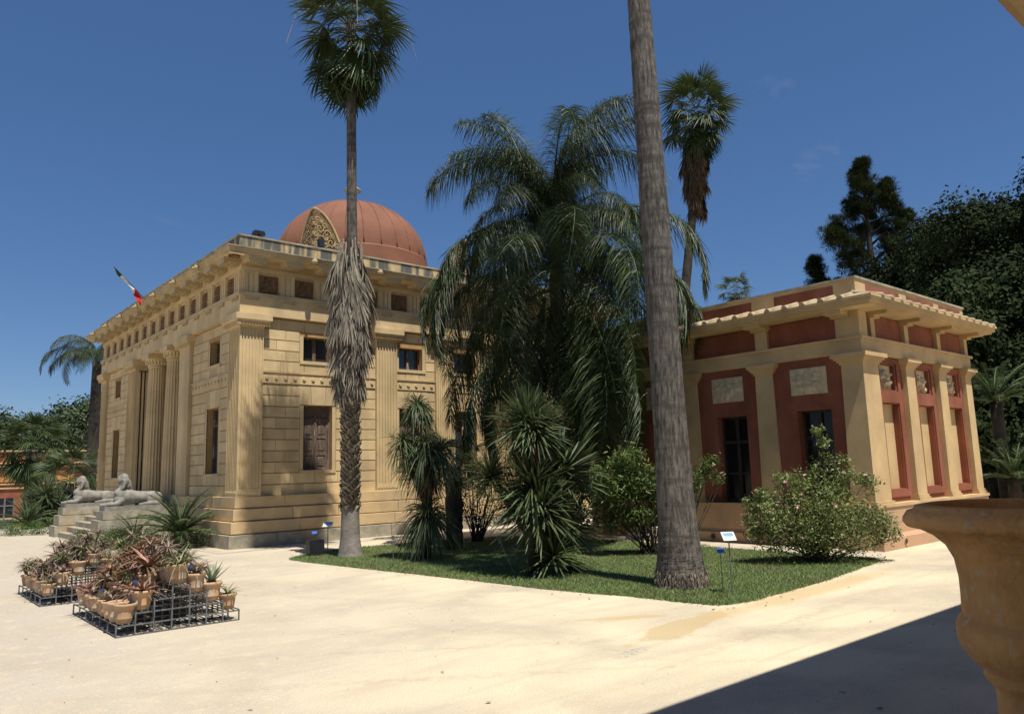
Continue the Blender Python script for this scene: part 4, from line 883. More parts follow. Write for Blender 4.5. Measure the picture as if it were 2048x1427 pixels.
FANB = [fan_frond(.55, 1.0, .42, 16, .10, M['deadbrown'], 21, .5, .08), fan_frond(.6, .85, .6, 18, .2, M['deadbrown'], 22, .5, .08)]
def fan_crown(root, top, n, scale=1.0, e0=80, e1=-55, meshes=FAN, seed=0, h=.5, name='frond'):
    q = random.Random(seed)
    for i in range(n):
        f = (i + .5) / n; el = R(e0 + (e1 - e0) * f ** .85 + q.uniform(-8, 8)); az = i * 2.39996 + q.uniform(-.25, .25)
        place(meshes[i % len(meshes)], name, root, (top[0] + .08 * math.cos(az), top[1] + .08 * math.sin(az), top[2] + h * (.5 - f)), (q.uniform(-.35, .35), -el, az), scale * q.uniform(.85, 1.12) * (1.0 - .25 * max(0, .2 - f) / .2))
def fan_skirt(root, base, z0, z1, r0, r1, n, meshes, scale=1.0, seed=0):
    q = random.Random(seed)
    for i in range(n):
        f = i / n; z = z0 + (z1 - z0) * f; az = i * 2.39996 + q.uniform(-.3, .3); rr = r0 + (r1 - r0) * f
        place(meshes[i % len(meshes)], 'dead_frond', root, (base[0] + rr * .25 * math.cos(az), base[1] + rr * .25 * math.sin(az), z), (q.uniform(-.5, .5), R(q.uniform(72, 90)), az), scale * q.uniform(.8, 1.25))

# shaggy fan palm, left
SPX, SPY = 9.38, 17.25
sp_ = thing('fan_palm', 'tall fan palm with a shaggy grey skirt of dead fronds', 'palm tree', (SPX, SPY, 0))
trunk(sp_, None, [(SPX, SPY, -.05), (SPX, SPY, .12), (SPX, SPY, .5), (SPX, SPY, 1.25)], [.33, .285, .235, .215], M['barkg'], 'trunk_base', rough=.012)
trunk(sp_, None, [(SPX, SPY, 1.2), (SPX, SPY, 4.2), (SPX + .03, SPY, 8.0), (SPX - .02, SPY - .03, 12.1), (SPX - .05, SPY - .05, 14.1)], [.20, .19, .135, .12, .12], M['bark'])
q = random.Random(5); mb = MB()
for i in range(430):      # criss-cross old leaf bases
    z = 1.05 + 3.1 * i / 430; az = i * 2.39996 + q.uniform(-.1, .1); r = .20; s = 1 if i % 2 else -1
    c, sn = math.cos(az), math.sin(az); w = q.uniform(.035, .06); h = q.uniform(.09, .15); o = q.uniform(.05, .09); tx = s * .06
    p0 = (SPX + r * c - w * sn, SPY + r * sn + w * c, z); p1 = (SPX + r * c + w * sn, SPY + r * sn - w * c, z); R2 = r + o
    p2 = (SPX + R2 * c + (tx + .015) * sn, SPY + R2 * sn - (tx + .015) * c, z + h); p3 = (SPX + R2 * c + (tx - .02) * sn, SPY + R2 * sn - (tx - .02) * c, z + h)
    p4 = (SPX + r * c + tx * sn, SPY + r * sn - tx * c, z + h * .9)
    mb.add([p0, p1, p2, p3, p4], [(0, 1, 2, 3), (1, 2, 4), (0, 3, 4), (2, 3, 4)])
mb.build('leaf_bases', M['stub'], sp_)['kind'] = 'stuff'
fan_skirt(sp_, (SPX, SPY), 8.05, 6.0, 1.0, 1.0, 130, FAND, .92, 3); fan_skirt(sp_, (SPX, SPY), 6.1, 4.75, .8, .6, 90, FAND, .76, 13)
fan_crown(sp_, (SPX - .04, SPY - .04, 13.8), 46, .95, 78, -78, FAN, 4, 1.3)
fan_crown(sp_, (SPX - .04, SPY - .04, 13.1), 12, .66, -68, -84, FANB, 6, .5, 'dead_frond')
fan_crown(sp_, (SPX - .04, SPY - .04, 13.9), 26, .58, 82, -70, FAN, 34, 1.4)
for k in range(5):       # arching flower stalks
    a = k * 1.3 + .4; pts = [(SPX + .1 * math.cos(a), SPY + .1 * math.sin(a), 14.0), (SPX + .8 * math.cos(a), SPY + .8 * math.sin(a), 14.4), (SPX + 1.5 * math.cos(a), SPY + 1.5 * math.sin(a), 13.9), (SPX + 1.75 * math.cos(a), SPY + 1.75 * math.sin(a), 13.0)]
    MB().tube(pts, [.02, .015, .012, .006], 5).build('flower_stalk', M['dead'], sp_)

# thick trunk, right; its crown is above the picture
TPX, TPY = 10.58, 8.2
tp = thing('fan_palm', 'thick grey ringed palm trunk rising out of the lawn corner', 'palm tree', (TPX, TPY, 0))
lean = lambda z: (TPX - .012 * z, TPY + .010 * z, z)
trunk(tp, None, [lean(z) for z in (-.05, .05, .25, .55, 1.0, 2.0, 3.3, 5.0, 7.5, 10.5, 15.6)], [.45, .44, .41, .365, .325, .293, .275, .262, .240, .205, .19], M['bark'], n=40, rough=.034, sub=14)
N = 900; a = rng.uniform(0, 2 * math.pi, N); z = rng.uniform(-.01, .30, N) ** 1.0; r = .44 - .12 * z      # mat of exposed rootlets
P = np.column_stack([TPX + (r + .01) * np.cos(a), TPY + (r + .01) * np.sin(a), z]); D = np.column_stack([np.cos(a) * .35, np.sin(a) * .35, -np.ones(N)]) + rng.normal(0, .2, (N, 3))
V, F = straps(P, D, rng.uniform(.05, .12, N), .012, 0, 2, prof='taper'); quads('root_mat', V, F, M['stub'], tp)['kind'] = 'stuff'
fan_crown(tp, (TPX - .19, TPY + .16, 15.6), 36, 1.05, 80, -70, FAN, 9, 1.2)

# fan palm behind
bp_ = thing('fan_palm', 'fan palm with brown skirt rising behind the thick grey trunk', 'palm tree', (24.0, 17.9, 0))
trunk(bp_, None, [(24.0, 17.9, 0), (24.0, 17.75, 8), (24.38, 17.35, 11.6), (24.72, 17.05, 15.6)], [.26, .19, .16, .15], M['barkd'])
fan_skirt(bp_, (24.6, 17.25), 14.9, 12.6, 1.2, .6, 100, FANB, .85, 8); fan_crown(bp_, (24.72, 17.05, 15.9), 54, .92, 80, -75, FAN, 10, 1.5); fan_crown(bp_, (24.72, 17.05, 16.0), 26, .56, 82, -70, FAN, 35, 1.4)
sp3 = thing('fan_palm', 'small distant fan palm beyond the roof of the red pavilion', 'palm tree', (58.9, 37.8, 0))
trunk(sp3, None, [(58.9, 37.8, 0), (58.9, 37.8, 17)], [.3, .2], M['barkd'], n=10); fan_crown(sp3, (58.9, 37.8, 17.4), 26, 1.0, 80, -70, FAN, 12, .8)

# --- feather palms
def feather(Ls, arch, nl, ll, lw, ldroop, m, seed, plum=.5, sag=.9, seg=5):
    """frond along +X, rising then arching over"""
    q = np.random.default_rng(seed); t = np.linspace(0, 1, 14); ang = arch[0] + (arch[1] - arch[0]) * t ** 1.15; ds = Ls / 13
    X = np.concatenate([[0], np.cumsum(np.cos(ang[:-1]) * ds)]); Z = np.concatenate([[0], np.cumsum(np.sin(ang[:-1]) * ds)]); Yb = .12 * np.sin(t * 2) * q.uniform(-1, 1)
    pts = np.column_stack([X, Yb, Z]); tv, tf = tube_np([tuple(p) for p in pts], list(np.linspace(.035, .008, 14)), 5)
    u = np.linspace(.14, 1, nl); side = np.where(np.arange(nl) % 2 == 0, 1, -1); P = np.column_stack([np.interp(u, t, pts[:, k]) for k in range(3)]); T = nrm(np.gradient(P, axis=0))
    D = T * .55 + np.column_stack([np.zeros(nl), side * 1.0, q.normal(.1, plum, nl)]) + q.normal(0, .12, (nl, 3))
    L = ll * np.sin(np.pi * np.clip(.22 + .70 * u, 0, 1)) ** .7 * q.uniform(.8, 1.15, nl)
    V, F = straps(P, D, L, lw * q.uniform(.8, 1.2, nl), ldroop * q.uniform(.6, 1.4, nl), seg, prof='lance')
    V, F = cat([(V, F), (tv, tf)]); return quads('frond', V, F, m, False)
QU = [feather(4.9, (R(86), R(a)), 520, .85, .020, .95, M['frond'], 30 + i, .8) for i, a in enumerate((-35, -70, -15))]
QF = [feather(5.0, (R(72), R(-80)), 480, .85, .021, .95, M['frond'], 35 + i, .75) for i in range(3)]
QFl = [feather(5.0, (R(48), R(-98)), 480, .85, .021, 1.0, M['frond'], 40 + i, .7) for i in range(2)]
QFd = [feather(6.4, (R(28), R(-112)), 440, .95, .026, .8, M['frond'], 45, .6), feather(6.0, (R(-8), R(-100)), 440, .95, .026, .8, M['frond'], 46, .6), feather(6.6, (R(50), R(-118)), 440, .95, .026, .8, M['frond'], 47, .6)]
def feather_crown(root, top, n, sc, seed, sets, spec):
    q = random.Random(seed)
    for i in range(n):
        f = (i + .5) / n; ms = sets[0] if f < spec[0] else sets[1] if f < spec[1] else sets[2]
        az = i * 2.39996 + q.uniform(-.2, .2); place(ms[i % len(ms)], 'frond', root, (top[0] + .1 * math.cos(az), top[1] + .1 * math.sin(az), top[2] + .5 * (.5 - f)), (q.uniform(-.3, .3), R(q.uniform(-12, 10)), az), sc * q.uniform(.85, 1.12))
QX, QY, QZ = 14.55, 15.0, 7.9
qp = thing('queen_palm', 'big feather palm with drooping dark plumes between the two buildings', 'palm tree', (QX, QY, 0))
trunk(qp, None, [(QX, QY, 0), (QX, QY, 1), (QX, QY, 5), (QX, QY, 7.4), (QX - .05, QY, 8.6)], [.30, .23, .20, .2, .15], M['barkd'])
q = random.Random(4)
def ring(ms, n, z, sc, tilt, off=0.0, jit=.25):
    for i in range(n):
        az = off + 2 * math.pi * i / n + q.uniform(-jit, jit)
        place(ms[i % len(ms)], 'frond', qp, (QX + .1 * math.cos(az), QY + .1 * math.sin(az), z + q.uniform(-.2, .2)), (q.uniform(-.25, .25), R(tilt + q.uniform(-7, 7)), az), sc * q.uniform(.88, 1.1))
ring(QU, 11, QZ + .8, .98, -5, .2); ring(QF, 10, QZ + .5, .70, -4, .5); ring(QFl, 12, QZ + .1, .74, 0, .1); ring(QFd, 14, QZ - .3, .84, 2, .3); ring(QFd, 14, QZ - .9, .82, 8, .0); ring(QFd[1:2], 14, QZ - 1.6, .82, 16, .2); ring(QFd[1:2], 12, QZ - 2.3, .78, 26, .4)
place(QU[2], 'frond', qp, (QX, QY, QZ + .8), (0, R(-9), -.75), 1.12); place(QU[0], 'frond', qp, (QX, QY, QZ + .8), (0, R(-4), 2.3), .95)
for k in range(7):
    az = k * .9 + .3; place(FANB[0], 'dead_frond', qp, (QX + .15 * math.cos(az), QY + .15 * math.sin(az), QZ - .1), (0, R(75), az), (1.9, .5, 1.0))
lp = thing('queen_palm', 'dark feather palm rising behind the far corner of the yellow building', 'palm tree', (12.0, 60.5, -1))
trunk(lp, None, [(12.6, 60.5, -1.2), (12.7, 60.5, 10.5)], [.40, .32], M['barkd'], n=12); feather_crown(lp, (12.7, 60.5, 10.6), 18, .72, 5, (QF, QFl, QFd), (.3, .8))
QC = [feather(2.6, (R(62), R(-50)), 150, .55, .03, .35, M['cycad'], 60, .2), feather(2.4, (R(30), R(-60)), 150, .5, .03, .35, M['cycad'], 61, .2)]

# --- cycads
CY = [feather(1.25, (R(a), R(b)), 110, .17, .016, .12, M['cycad'], 70 + i, .12, seg=2) for i, (a, b) in enumerate(((72, 25), (48, -5), (22, -30)))]
def cycad(x, y, z, n, sc, lb, seed, trunk_h=.25, m='barkd', group=None):
    c = thing('cycad', lb, 'cycad', (x, y, z), group); trunk(c, None, [(x, y, z - .05), (x, y, z + trunk_h)], [.17 * sc ** .5, .15 * sc ** .5], M[m], n=14, rough=.1, sub=5); q = random.Random(seed)
    for i in range(n):
        f = (i + .5) / n; az = i * 2.39996; place(CY[min(2, int(f * 3))], 'frond', c, (x, y, z + trunk_h), (q.uniform(-.15, .15), R(q.uniform(-8, 8)), az), sc * q.uniform(.88, 1.1))
    return c
cycad(7.45, 24.0, 0, 34, 1.22, 'large green cycad in front of the yellow building corner', 1, .42)
cycad(6.75, 26.1, 0, 20, .75, 'smaller cycad beside the stone sphinx plinth', 2, .25)
for x, y, s, th, lb in ((25.9, 8.05, 1.25, 3.6, 'cycad on a tall dark trunk behind the red pavilion'), (25.2, 7.6, 1.2, 1.35, 'dark cycad with long fronds just past the red pavilion corner'), (25.9, 7.0, 1.0, .75, 'low dark cycad at the foot of the taller one past the red pavilion')):
    cycad(x, y, 0, 30, s, lb, int(x * 10), th)

# --- dracaena / strap leaved trees
def rosette(N, L, W, zmin, seed, m, droop=(.25, .9), fold=.3, name='leaf_rosette'):
    q = np.random.default_rng(seed); z = q.uniform(zmin, 1, N); a = q.uniform(0, 2 * math.pi, N); r = np.sqrt(1 - np.minimum(1, z * z)); D = np.column_stack([r * np.cos(a), r * np.sin(a), z])
    dr = droop[0] + (droop[1] - droop[0]) * q.random(N) * (1 - np.clip(z, 0, 1)) ; P = D * .06 + np.column_stack([np.zeros(N), np.zeros(N), -(1 - z) * .10])
    V, F = straps(P, D, L * q.uniform(.75, 1.1, N), W * q.uniform(.8, 1.15, N), dr, 5, prof='blade', fold=fold); return quads(name, V, F, m, False)
DR = [rosette(230, .95, .046, -.45, 80, M['drac'], (.05, .42)), rosette(230, .9, .044, -.5, 81, M['drac'], (.08, .5)), rosette(210, .98, .048, -.3, 82, M['drac'], (.03, .38))]
DT = [rosette(230, .78, .034, -.3, 83, M['drac'], (.4, 1.5)), rosette(230, .82, .034, -.4, 84, M['drac'], (.45, 1.6))]
DD = [rosette(150, .8, .04, -1, 85, M['dracd'], (.6, .9), name='dry_leaves')]
def panicle(seed):
    q = np.random.default_rng(seed); parts = []
    N = 700; d = nrm(q.normal(0, 1, (N, 3)) * np.array([1, 1, .8]) + np.array([0, 0, .7])); P = d * q.uniform(.1, .55, (N, 1)); V, F = straps(P, q.normal(0, 1, (N, 3)), .045, .016, .1, 1); parts.append((V, F))
    for k in range(22):
        dd = nrm(q.normal(0, 1, 3) * np.array([1, 1, .8]) + np.array([0, 0, .7])); parts.append(tube_np([(0, 0, 0), tuple(dd * .55)], [.008, .004], 4))
    V, F = cat(parts); return quads('panicle', V, F, M['flower'], False)
PAN = [panicle(1), panicle(2)]
def _st(o): o['kind'] = 'stuff'
def dracaena(x, y, lb, heads, stems, pans, drys):
    d = thing('dracaena', lb, 'dracaena', (x, y, 0))
    for pts, r in stems: MB().tube([(x + a, y + b, c) for a, b, c in pts], r, 10).build('stem', M['barkd'], d, True)
    for i, (a, b, c, s, ms) in enumerate(heads): place(ms[i % len(ms)], 'leaf_rosette', d, (x + a, y + b, c), (random.uniform(-.15, .15), random.uniform(-.15, .15), i * 1.3), s)
    for i, (a, b, c, s) in enumerate(drys): place(DD[0], 'dry_leaves', d, (x + a, y + b, c), (0, 0, i), s)
    for i, (a, b, c, s) in enumerate(pans): _st(place(PAN[i % 2], 'panicle', d, (x + a, y + b, c), (random.uniform(-.4, .4), random.uniform(-.4, .4), i * 2), s))
# screen-right unit on the ground is (.76, -.65)
rt = lambda k, dep=0: (.762 * k + .643 * dep, -.647 * k + .752 * dep)
dracaena(10.05, 11.25, 'large multi headed dracaena with stiff grey green leaves mid lawn',
         [(*rt(-.08), 2.95, .84, DR), (*rt(.12, -.1), 2.78, .80, DR), (*rt(-.02, .1), 3.08, .62, DR), (*rt(-.82, .35), 1.92, .62, DR), (*rt(.0, -.1), 1.72, 1.0, DR), (*rt(.62, .5), 1.95, .98, DR), (*rt(.15, -.2), 1.28, .95, DR), (*rt(-.25, .3), 1.35, .75, DR), (*rt(.36, -.2), .42, .78, DR), (*rt(.7, .3), .85, .75, DR)],
         [([(0, 0, 0), (.02, 0, 1.4), (0, 0, 3.0)], [.13, .11, .07]), ([(0, .05, .3), (*rt(.3, .2), .9), (*rt(.62, .5), 1.9)], [.09, .07, .05]), ([(0, 0, .6), (*rt(-.4, .2), 1.2), (*rt(-.82, .35), 1.9)], [.08, .06, .05]), ([(.05, 0, 0), (*rt(.36, -.2), .45)], [.07, .05])],
         [(*rt(-.62), 3.05, .60), (*rt(.50, .1), 3.05, .62), (*rt(-.36, -.15), 2.8, .5), (*rt(-1.05, .3), 2.15, .6)], [(*rt(0), 2.5, .5), (*rt(.05), 2.2, .5)])
dracaena(10.25, 15.25, 'tall narrow dracaena with drooping tufts in front of the yellow wall',
         [(*rt(-.18), 3.62, .60, DT), (*rt(-.08), 3.48, .55, DT), (*rt(.0), 2.85, .62, DT), (*rt(-.5, -.1), 2.72, .60, DT), (*rt(.05, -.15), 2.55, .85, DT), (*rt(.36, .1), 2.5, .78, DT), (*rt(-.2, .1), 2.35, .75, DT), (*rt(.05), 1.12, .95, DT), (*rt(.12, -.1), .95, .9, DT)],
         [([(0, 0, 0), (*rt(.08), 1.6), (*rt(-.15), 3.6)], [.13, .10, .05]), ([(0, 0, 1.3), (*rt(-.3), 2.0), (*rt(-.5, -.1), 2.7)], [.08, .06, .05]), ([(0, 0, 1.3), (*rt(.2), 1.9), (*rt(.36, .1), 2.5)], [.08, .06, .05])],
         [(*rt(-.40), 3.75, .48), (*rt(-.78, -.1), 2.85, .5), (*rt(.62, .1), 2.6, .45)], [(*rt(-.1), 3.15, .5), (*rt(-.1), 2.1, .6), (*rt(.15), 2.0, .6)])
# chamaerops between them
ch = thing('dwarf_fan_palm', 'small dark fan palm with a hairy trunk between the dracaenas', 'palm tree', (11.95, 16.45, 0))
trunk(ch, None, [(11.95, 16.45, 0), (11.95, 16.45, 1.0), (11.95, 16.45, 2.2)], [.20, .23, .19], M['barkd'], n=20, rough=.16, sub=12)
fan_crown(ch, (11.95, 16.45, 2.3), 16, .55, 75, -40, FAN, 3, .4)

# --- leafy shrubs
def shrub(name, lb, cat_, x, y, lobes, N, size, m, stems, seed, z=0, aspect=.45, shell=.55, stem_m='barkd'):
    s = thing(name, lb, cat_, (x, y, z)); q = np.random.default_rng(seed); w = np.array([r[3] * r[4] for r in lobes]); w = w / w.sum(); P = []
    for (cx, cy, cz, rx, rz), k in zip(lobes, w):
        n = int(N * k); nc = max(6, n // 45); d = nrm(q.normal(0, 1, (nc, 3))); cc = d * (q.uniform(shell, 1, (nc, 1)) ** .6); cen = cc * np.array([rx, rx, rz]) + np.array([x + cx, y + cy, z + cz])
        P.append(cen[q.integers(0, nc, n)] + q.normal(0, .13 * (rx + rz) / 2 + .03, (n, 3)))
    P = np.vstack(P); P = P[P[:, 2] > z + .03]; leaf_cards(P, size, m, 'foliage', s, .7, 2, aspect)
    for i in range(stems):
        cx, cy, cz, rx, rz = lobes[i % len(lobes)]; d = nrm(q.normal(0, 1, 3)); e = np.array([x + cx, y + cy, z + cz]) + d * np.array([rx, rx, rz]) * .8; b = np.array([x, y, z]) + np.array([*q.normal(0, .1, 2), 0]); mid = (b + e) / 2 + np.array([0, 0, .1 * rz])
        MB().tube([tuple(b), tuple(mid), tuple(e)], [.018, .012, .005], 5).build('stem', M[stem_m], s)
    return s
rb = shrub('rose_bush', 'wide rose bush with pink blooms in front of the red pavilion', 'bush', 14.75, 8.05,
           [(*rt(-.45), .7, .75, .6), (*rt(.45), .65, .8, .6), (*rt(.05), 1.05, .75, .55), (*rt(-.95), .95, .45, .42), (*rt(1.1), .8, .5, .42), (*rt(.38, .1), 1.6, .32, .45), (*rt(.32, .1), 2.15, .12, .35), (*rt(.72, .1), 1.75, .26, .38), (*rt(-.95), 1.38, .2, .28), (*rt(-.35), 1.5, .3, .3), (*rt(-1.3), .55, .22, .16), (*rt(1.12), 1.45, .2, .25), (*rt(.26, .1), 2.62, .12, .12), (*rt(-1.25), 1.15, .18, .14), (*rt(1.45), .55, .25, .2), (*rt(.0), 1.75, .16, .2), (*rt(-.65), 1.65, .12, .16)], 19000, .060, M['rose'], 44, 5, aspect=.62, shell=.3)
fm = MB()
for k in range(9):
    a = k * 2.4; r = .5 + .5 * (k / 9); fm.add([(0, 0, 0), (.035 * r * math.cos(a - .6), .035 * r * math.sin(a - .6), .018), (.042 * r * math.cos(a), .042 * r * math.sin(a), .03), (.035 * r * math.cos(a + .6), .035 * r * math.sin(a + .6), .018)], [(0, 1, 2, 3)])
fm = fm.mesh('bloom', M['petal']); q = random.Random(2)
for i in range(12):
    k, dz = q.uniform(-1.0, 1.15), q.uniform(.5, 1.75); X, Y = rt(k, -.75 * math.sqrt(max(0, 1 - (k / 1.3) ** 2)) * q.uniform(.75, 1.1) * (1 if dz < 1.2 else .45)); place(fm, 'bloom', rb, (14.75 + X, 8.05 + Y, dz), (q.uniform(.4, 1.4), q.uniform(-.5, .5), q.uniform(0, 6)), q.uniform(.8, 1.3))
shrub('oleander', 'bright green leafy shrub tucked behind the thick grey palm', 'bush', 13.9, 11.55, [(*rt(-.68), 1.6, .52, .6), (*rt(-.36), 2.0, .44, .42), (*rt(-.2), 1.2, .54, .6), (*rt(-.95), 1.1, .4, .45), (*rt(.25), 1.4, .48, .5)], 8500, .13, M['bush'], 30, 7, aspect=.26)
shrub('spindly_shrub', 'sparse shrub with pale leaf tufts leaning past the thick grey palm', 'bush', 15.6, 11.9, [(*rt(.45), 1.75, .22, .18), (*rt(.70), 1.95, .26, .25), (*rt(.15), 1.5, .25, .2), (*rt(.95), 1.65, .12, .12), (*rt(.05), 1.0, .2, .2)], 1300, .11, M['bush'], 9, 8, aspect=.35)
shrub('evergreen_shrub', 'dark dense shrub under the big feather palm beside the red pavilion', 'bush', 15.1, 15.6, [(*rt(0), 1.2, .8, 1.0), (*rt(-.6, .3), .9, .7, .8), (*rt(.6), 1.0, .7, .8), (*rt(0, .3), 2.1, .6, .6)], 9000, .11, M['leaf'], 14, 19)
shrub('twiggy_shrub', 'thin twiggy shrub between the small fan palm and the big dracaena', 'bush', 13.6, 17.6, [(*rt(0), 1.15, .75, .7), (*rt(-.3), 1.9, .55, .5), (*rt(.5), 1.6, .6, .5)], 2600, .09, M['leaf'], 34, 9, aspect=.4)
shrub('low_hedge', 'bright low clipped hedge at the foot of the far sphinx plinth', 'hedge', 5.3, 36.2, [(0, 0, .22, .7, .32), (.55, -.5, .22, .55, .3), (-.5, .6, .2, .6, .3)], 5200, .06, M['hedge'], 0, 10)
shrub('low_hedge', 'low green ground shrub under the large cycad', 'hedge', 7.3, 24.2, [(0, 0, .2, .75, .25), (.4, -.6, .2, .5, .25), (-.6, 1.2, .2, .6, .28), (-.9, 2.1, .2, .5, .25)], 6500, .06, M['leaf'], 0, 11)
shrub('low_hedge', 'bright green ground shrub between the cycad and the aloe racks', 'hedge', 5.9, 26.0, [(0, 0, .2, .55, .3), (.5, .5, .2, .5, .3)], 3800, .06, M['hedge'], 0, 12)

# --- palms and yuccas at the far left
fa = thing('fan_palm', 'bushy fan palm standing before the distant red pavilion', 'palm tree', (8.9, 59.3, -1.2)); trunk(fa, None, [(8.9, 59.3, -1.3), (8.9, 59.3, 4.2)], [.42, .38], M['barkd'], n=12); fan_crown(fa, (8.9, 59.3, 4.4), 40, 1.45, 80, -65, FAN, 21, 1.2)
fan_skirt(fa, (8.9, 59.3), 4.2, 3.6, .8, .7, 24, FAND, 1.1, 22)
fb = thing('fan_palm', 'short yellow green fan palm behind the far sphinx', 'palm tree', (9.6, 51.4, -.6)); trunk(fb, None, [(9.6, 51.4, -.7), (9.6, 51.4, 1.9)], [.3, .28], M['barkd'], n=12); fan_crown(fb, (9.6, 51.4, 2.2), 36, 1.3, 80, -70, FAN, 23, 1.0)
yu = thing('yucca', 'spiky dark yucca left of the far sphinx plinth', 'yucca', (7.9, 48.0, -.4))
for i, (a, b, c, s) in enumerate(((0, 0, 1.6, 1.3), (.6, .2, .9, 1.2), (-.5, 0, .8, 1.2), (.1, .3, .3, 1.3), (.9, 0, .5, 1.1))): place(DR[i % 3], 'leaf_rosette', yu, (7.9 + a, 48 + b, c - .2), (0, 0, i), s)
MB().tube([(7.9, 48, -.5), (7.9, 48, 1.4)], .12, 8).build('stem', M['barkd'], yu)
cycad(6.3, 42.5, -.1, 26, 1.3, 'dark cycad lying low beyond the far sphinx plinth', 31, .2)

# --- broadleaf trees and a pine behind
def tree(name, lb, x, y, z0, H, trunk_h, rx, N, size, m, seed, lobes=26, flat=.8, group=None):
    t = thing(name, lb, 'tree', (x, y, z0), group); q = np.random.default_rng(seed)
    trunk(t, None, [(x, y, z0 - .1), (x + .2, y, z0 + trunk_h), (x, y, z0 + H * .7)], [H * .03, H * .022, H * .008], M['barkd'], n=10)
    d = nrm(q.normal(0, 1, (lobes, 3))); d[:, 2] = np.abs(d[:, 2]) * 1.1 - .35
    cz = z0 + trunk_h + (H - trunk_h) * .45; C_ = np.array([x, y, cz]) + d * np.array([rx, rx, (H - trunk_h) * .5]) * q.uniform(.55, .88, (lobes, 1)); Rl = q.uniform(.20, .36, lobes) * rx
    li = q.integers(0, lobes, N); s = nrm(q.normal(0, 1, (N, 3))); s[:, 2] = np.abs(s[:, 2]) * 1.0 - .25
    # each lobe is a set of leaf clumps
    nc = max(200, N // 40); ci = q.integers(0, lobes, nc); cs = nrm(q.normal(0, 1, (nc, 3))); cs[:, 2] = cs[:, 2] * .9 + .15
    CP = C_[ci] + cs * Rl[ci][:, None] * q.uniform(.7, 1.05, (nc, 1)); k = q.integers(0, nc, N)
    P = CP[k] + q.normal(0, 1, (N, 3)) * size * 1.35; nn = nrm(nrm(P - C_[ci[k]]) + q.normal(0, .45, (N, 3))); D = nrm(np.cross(nn, q.normal(0, 1, (N, 3)))); D[:, 2] -= .25; V, F = straps(P, D, size * q.uniform(.7, 1.3, N), size * .6, .1, 2, S=np.cross(nn, D)); quads('crown', V, F, m, t)
    mbz = MB()
    for c in C_[::3]: mbz.tube([(x, y, z0 + trunk_h * .8), tuple((np.array([x, y, cz]) + c) / 2), tuple(c)], [H * .012, H * .008, H * .003], 5)
    mbz.build('limbs', M['barkd'], t); return t
for i, (x, y, H, rx, N) in enumerate(((0, 104, 11.8, 7, 42000), (9.5, 106, 12.6, 7.5, 42000), (17, 110, 13.4, 8, 42000), (24, 108, 15.5, 8, 30000), (-9, 106, 12, 8, 12000), (5, 97, 9.5, 6, 30000))):
    tree('ficus_tree', ('dense green broadleaf tree behind the distant red pavilion'), x, y, -1.6, H, 2.0, rx, N, .42, M['leaf'], 100 + i, 38, group='trees behind the distant pavilion')
for i, (x, y, H, rx, tr, lb) in enumerate(((43.5, 14.2, 17.0, 5.0, 4, 'dark broadleaf tree with ragged top standing beside the pine'), (41.5, 10.3, 17.2, 6.0, 4, 'tallest dark broadleaf tree behind the red pavilion'), (33.5, 10.8, 10.8, 4.2, 1, 'dark dense tree filling the shade behind the red pavilion'), (47, 20, 11.0, 4.0, 3, 'dark broadleaf tree at the foot of the pine'), (38, 4.5, 16.0, 6.0, 2, 'deep shade tree beyond the cycads'), (33, 6.5, 7.5, 3.6, .5, 'low dark tree right behind the tall cycad'), (31, 9.2, 5.5, 3.0, .2, 'dark bushy evergreen filling the gap behind the low cycads'))):
    tree('ficus_tree', lb, x, y, 0, H, tr, rx, 105000, .185, M['leafd'], 200 + i, 40)
for i, (x, y, H, rx, lb) in enumerate(((48.5, 35.5, 15.8, 3.2, 'distant green tree top behind the drooping plumes of the feather palm'), (52, 33.0, 14.2, 3.0, 'distant low tree top beside the small far fan palm'))):
    tree('ficus_tree', lb, x, y, 0, H, 6, rx, 6000, .34, M['leaf'], 300 + i, 18)
# pine
def pine(x, y, H, lb, seed, clumps, N):
    t = thing('pine_tree', lb, 'tree', (x, y, 0)); q = np.random.default_rng(seed); trunk(t, None, [(x, y, 0), (x, y, H * .6), (x, y, H * .97)], [.4, .25, .05], M['barkd'], n=10); cl = []; mb = MB()
    for k, dep, z, r in clumps:
        X, Y = rt(k, dep); e = np.array([x + X, y + Y, z]); mb.tube([(x, y, z - .5 - .25 * abs(k)), tuple(e * .5 + np.array([x, y, z - .3]) * .5), tuple(e)], [.10, .07, .03], 5)
        for j in range(11): cl.append((e + nrm(q.normal(0, 1, 3)) * r * q.uniform(.3, 1.0) * np.array([1, 1, 1.15]), q.uniform(.26, .48)))
    C_ = np.array([c[0] for c in cl]); s = np.array([c[1] for c in cl]); k = q.integers(0, len(cl), N); d = nrm(q.normal(0, 1, (N, 3)) + np.array([0, 0, .3])); P = C_[k] + d * (s[k] * q.uniform(.1, 1, N) ** .5)[:, None]
    V, F = straps(P, d + np.array([0, 0, .4]) + q.normal(0, .3, (N, 3)), .26, .045, .1, 1, prof='taper'); o = quads('crown', V, F, M['pine'], t); mb.build('limbs', M['barkd'], t)
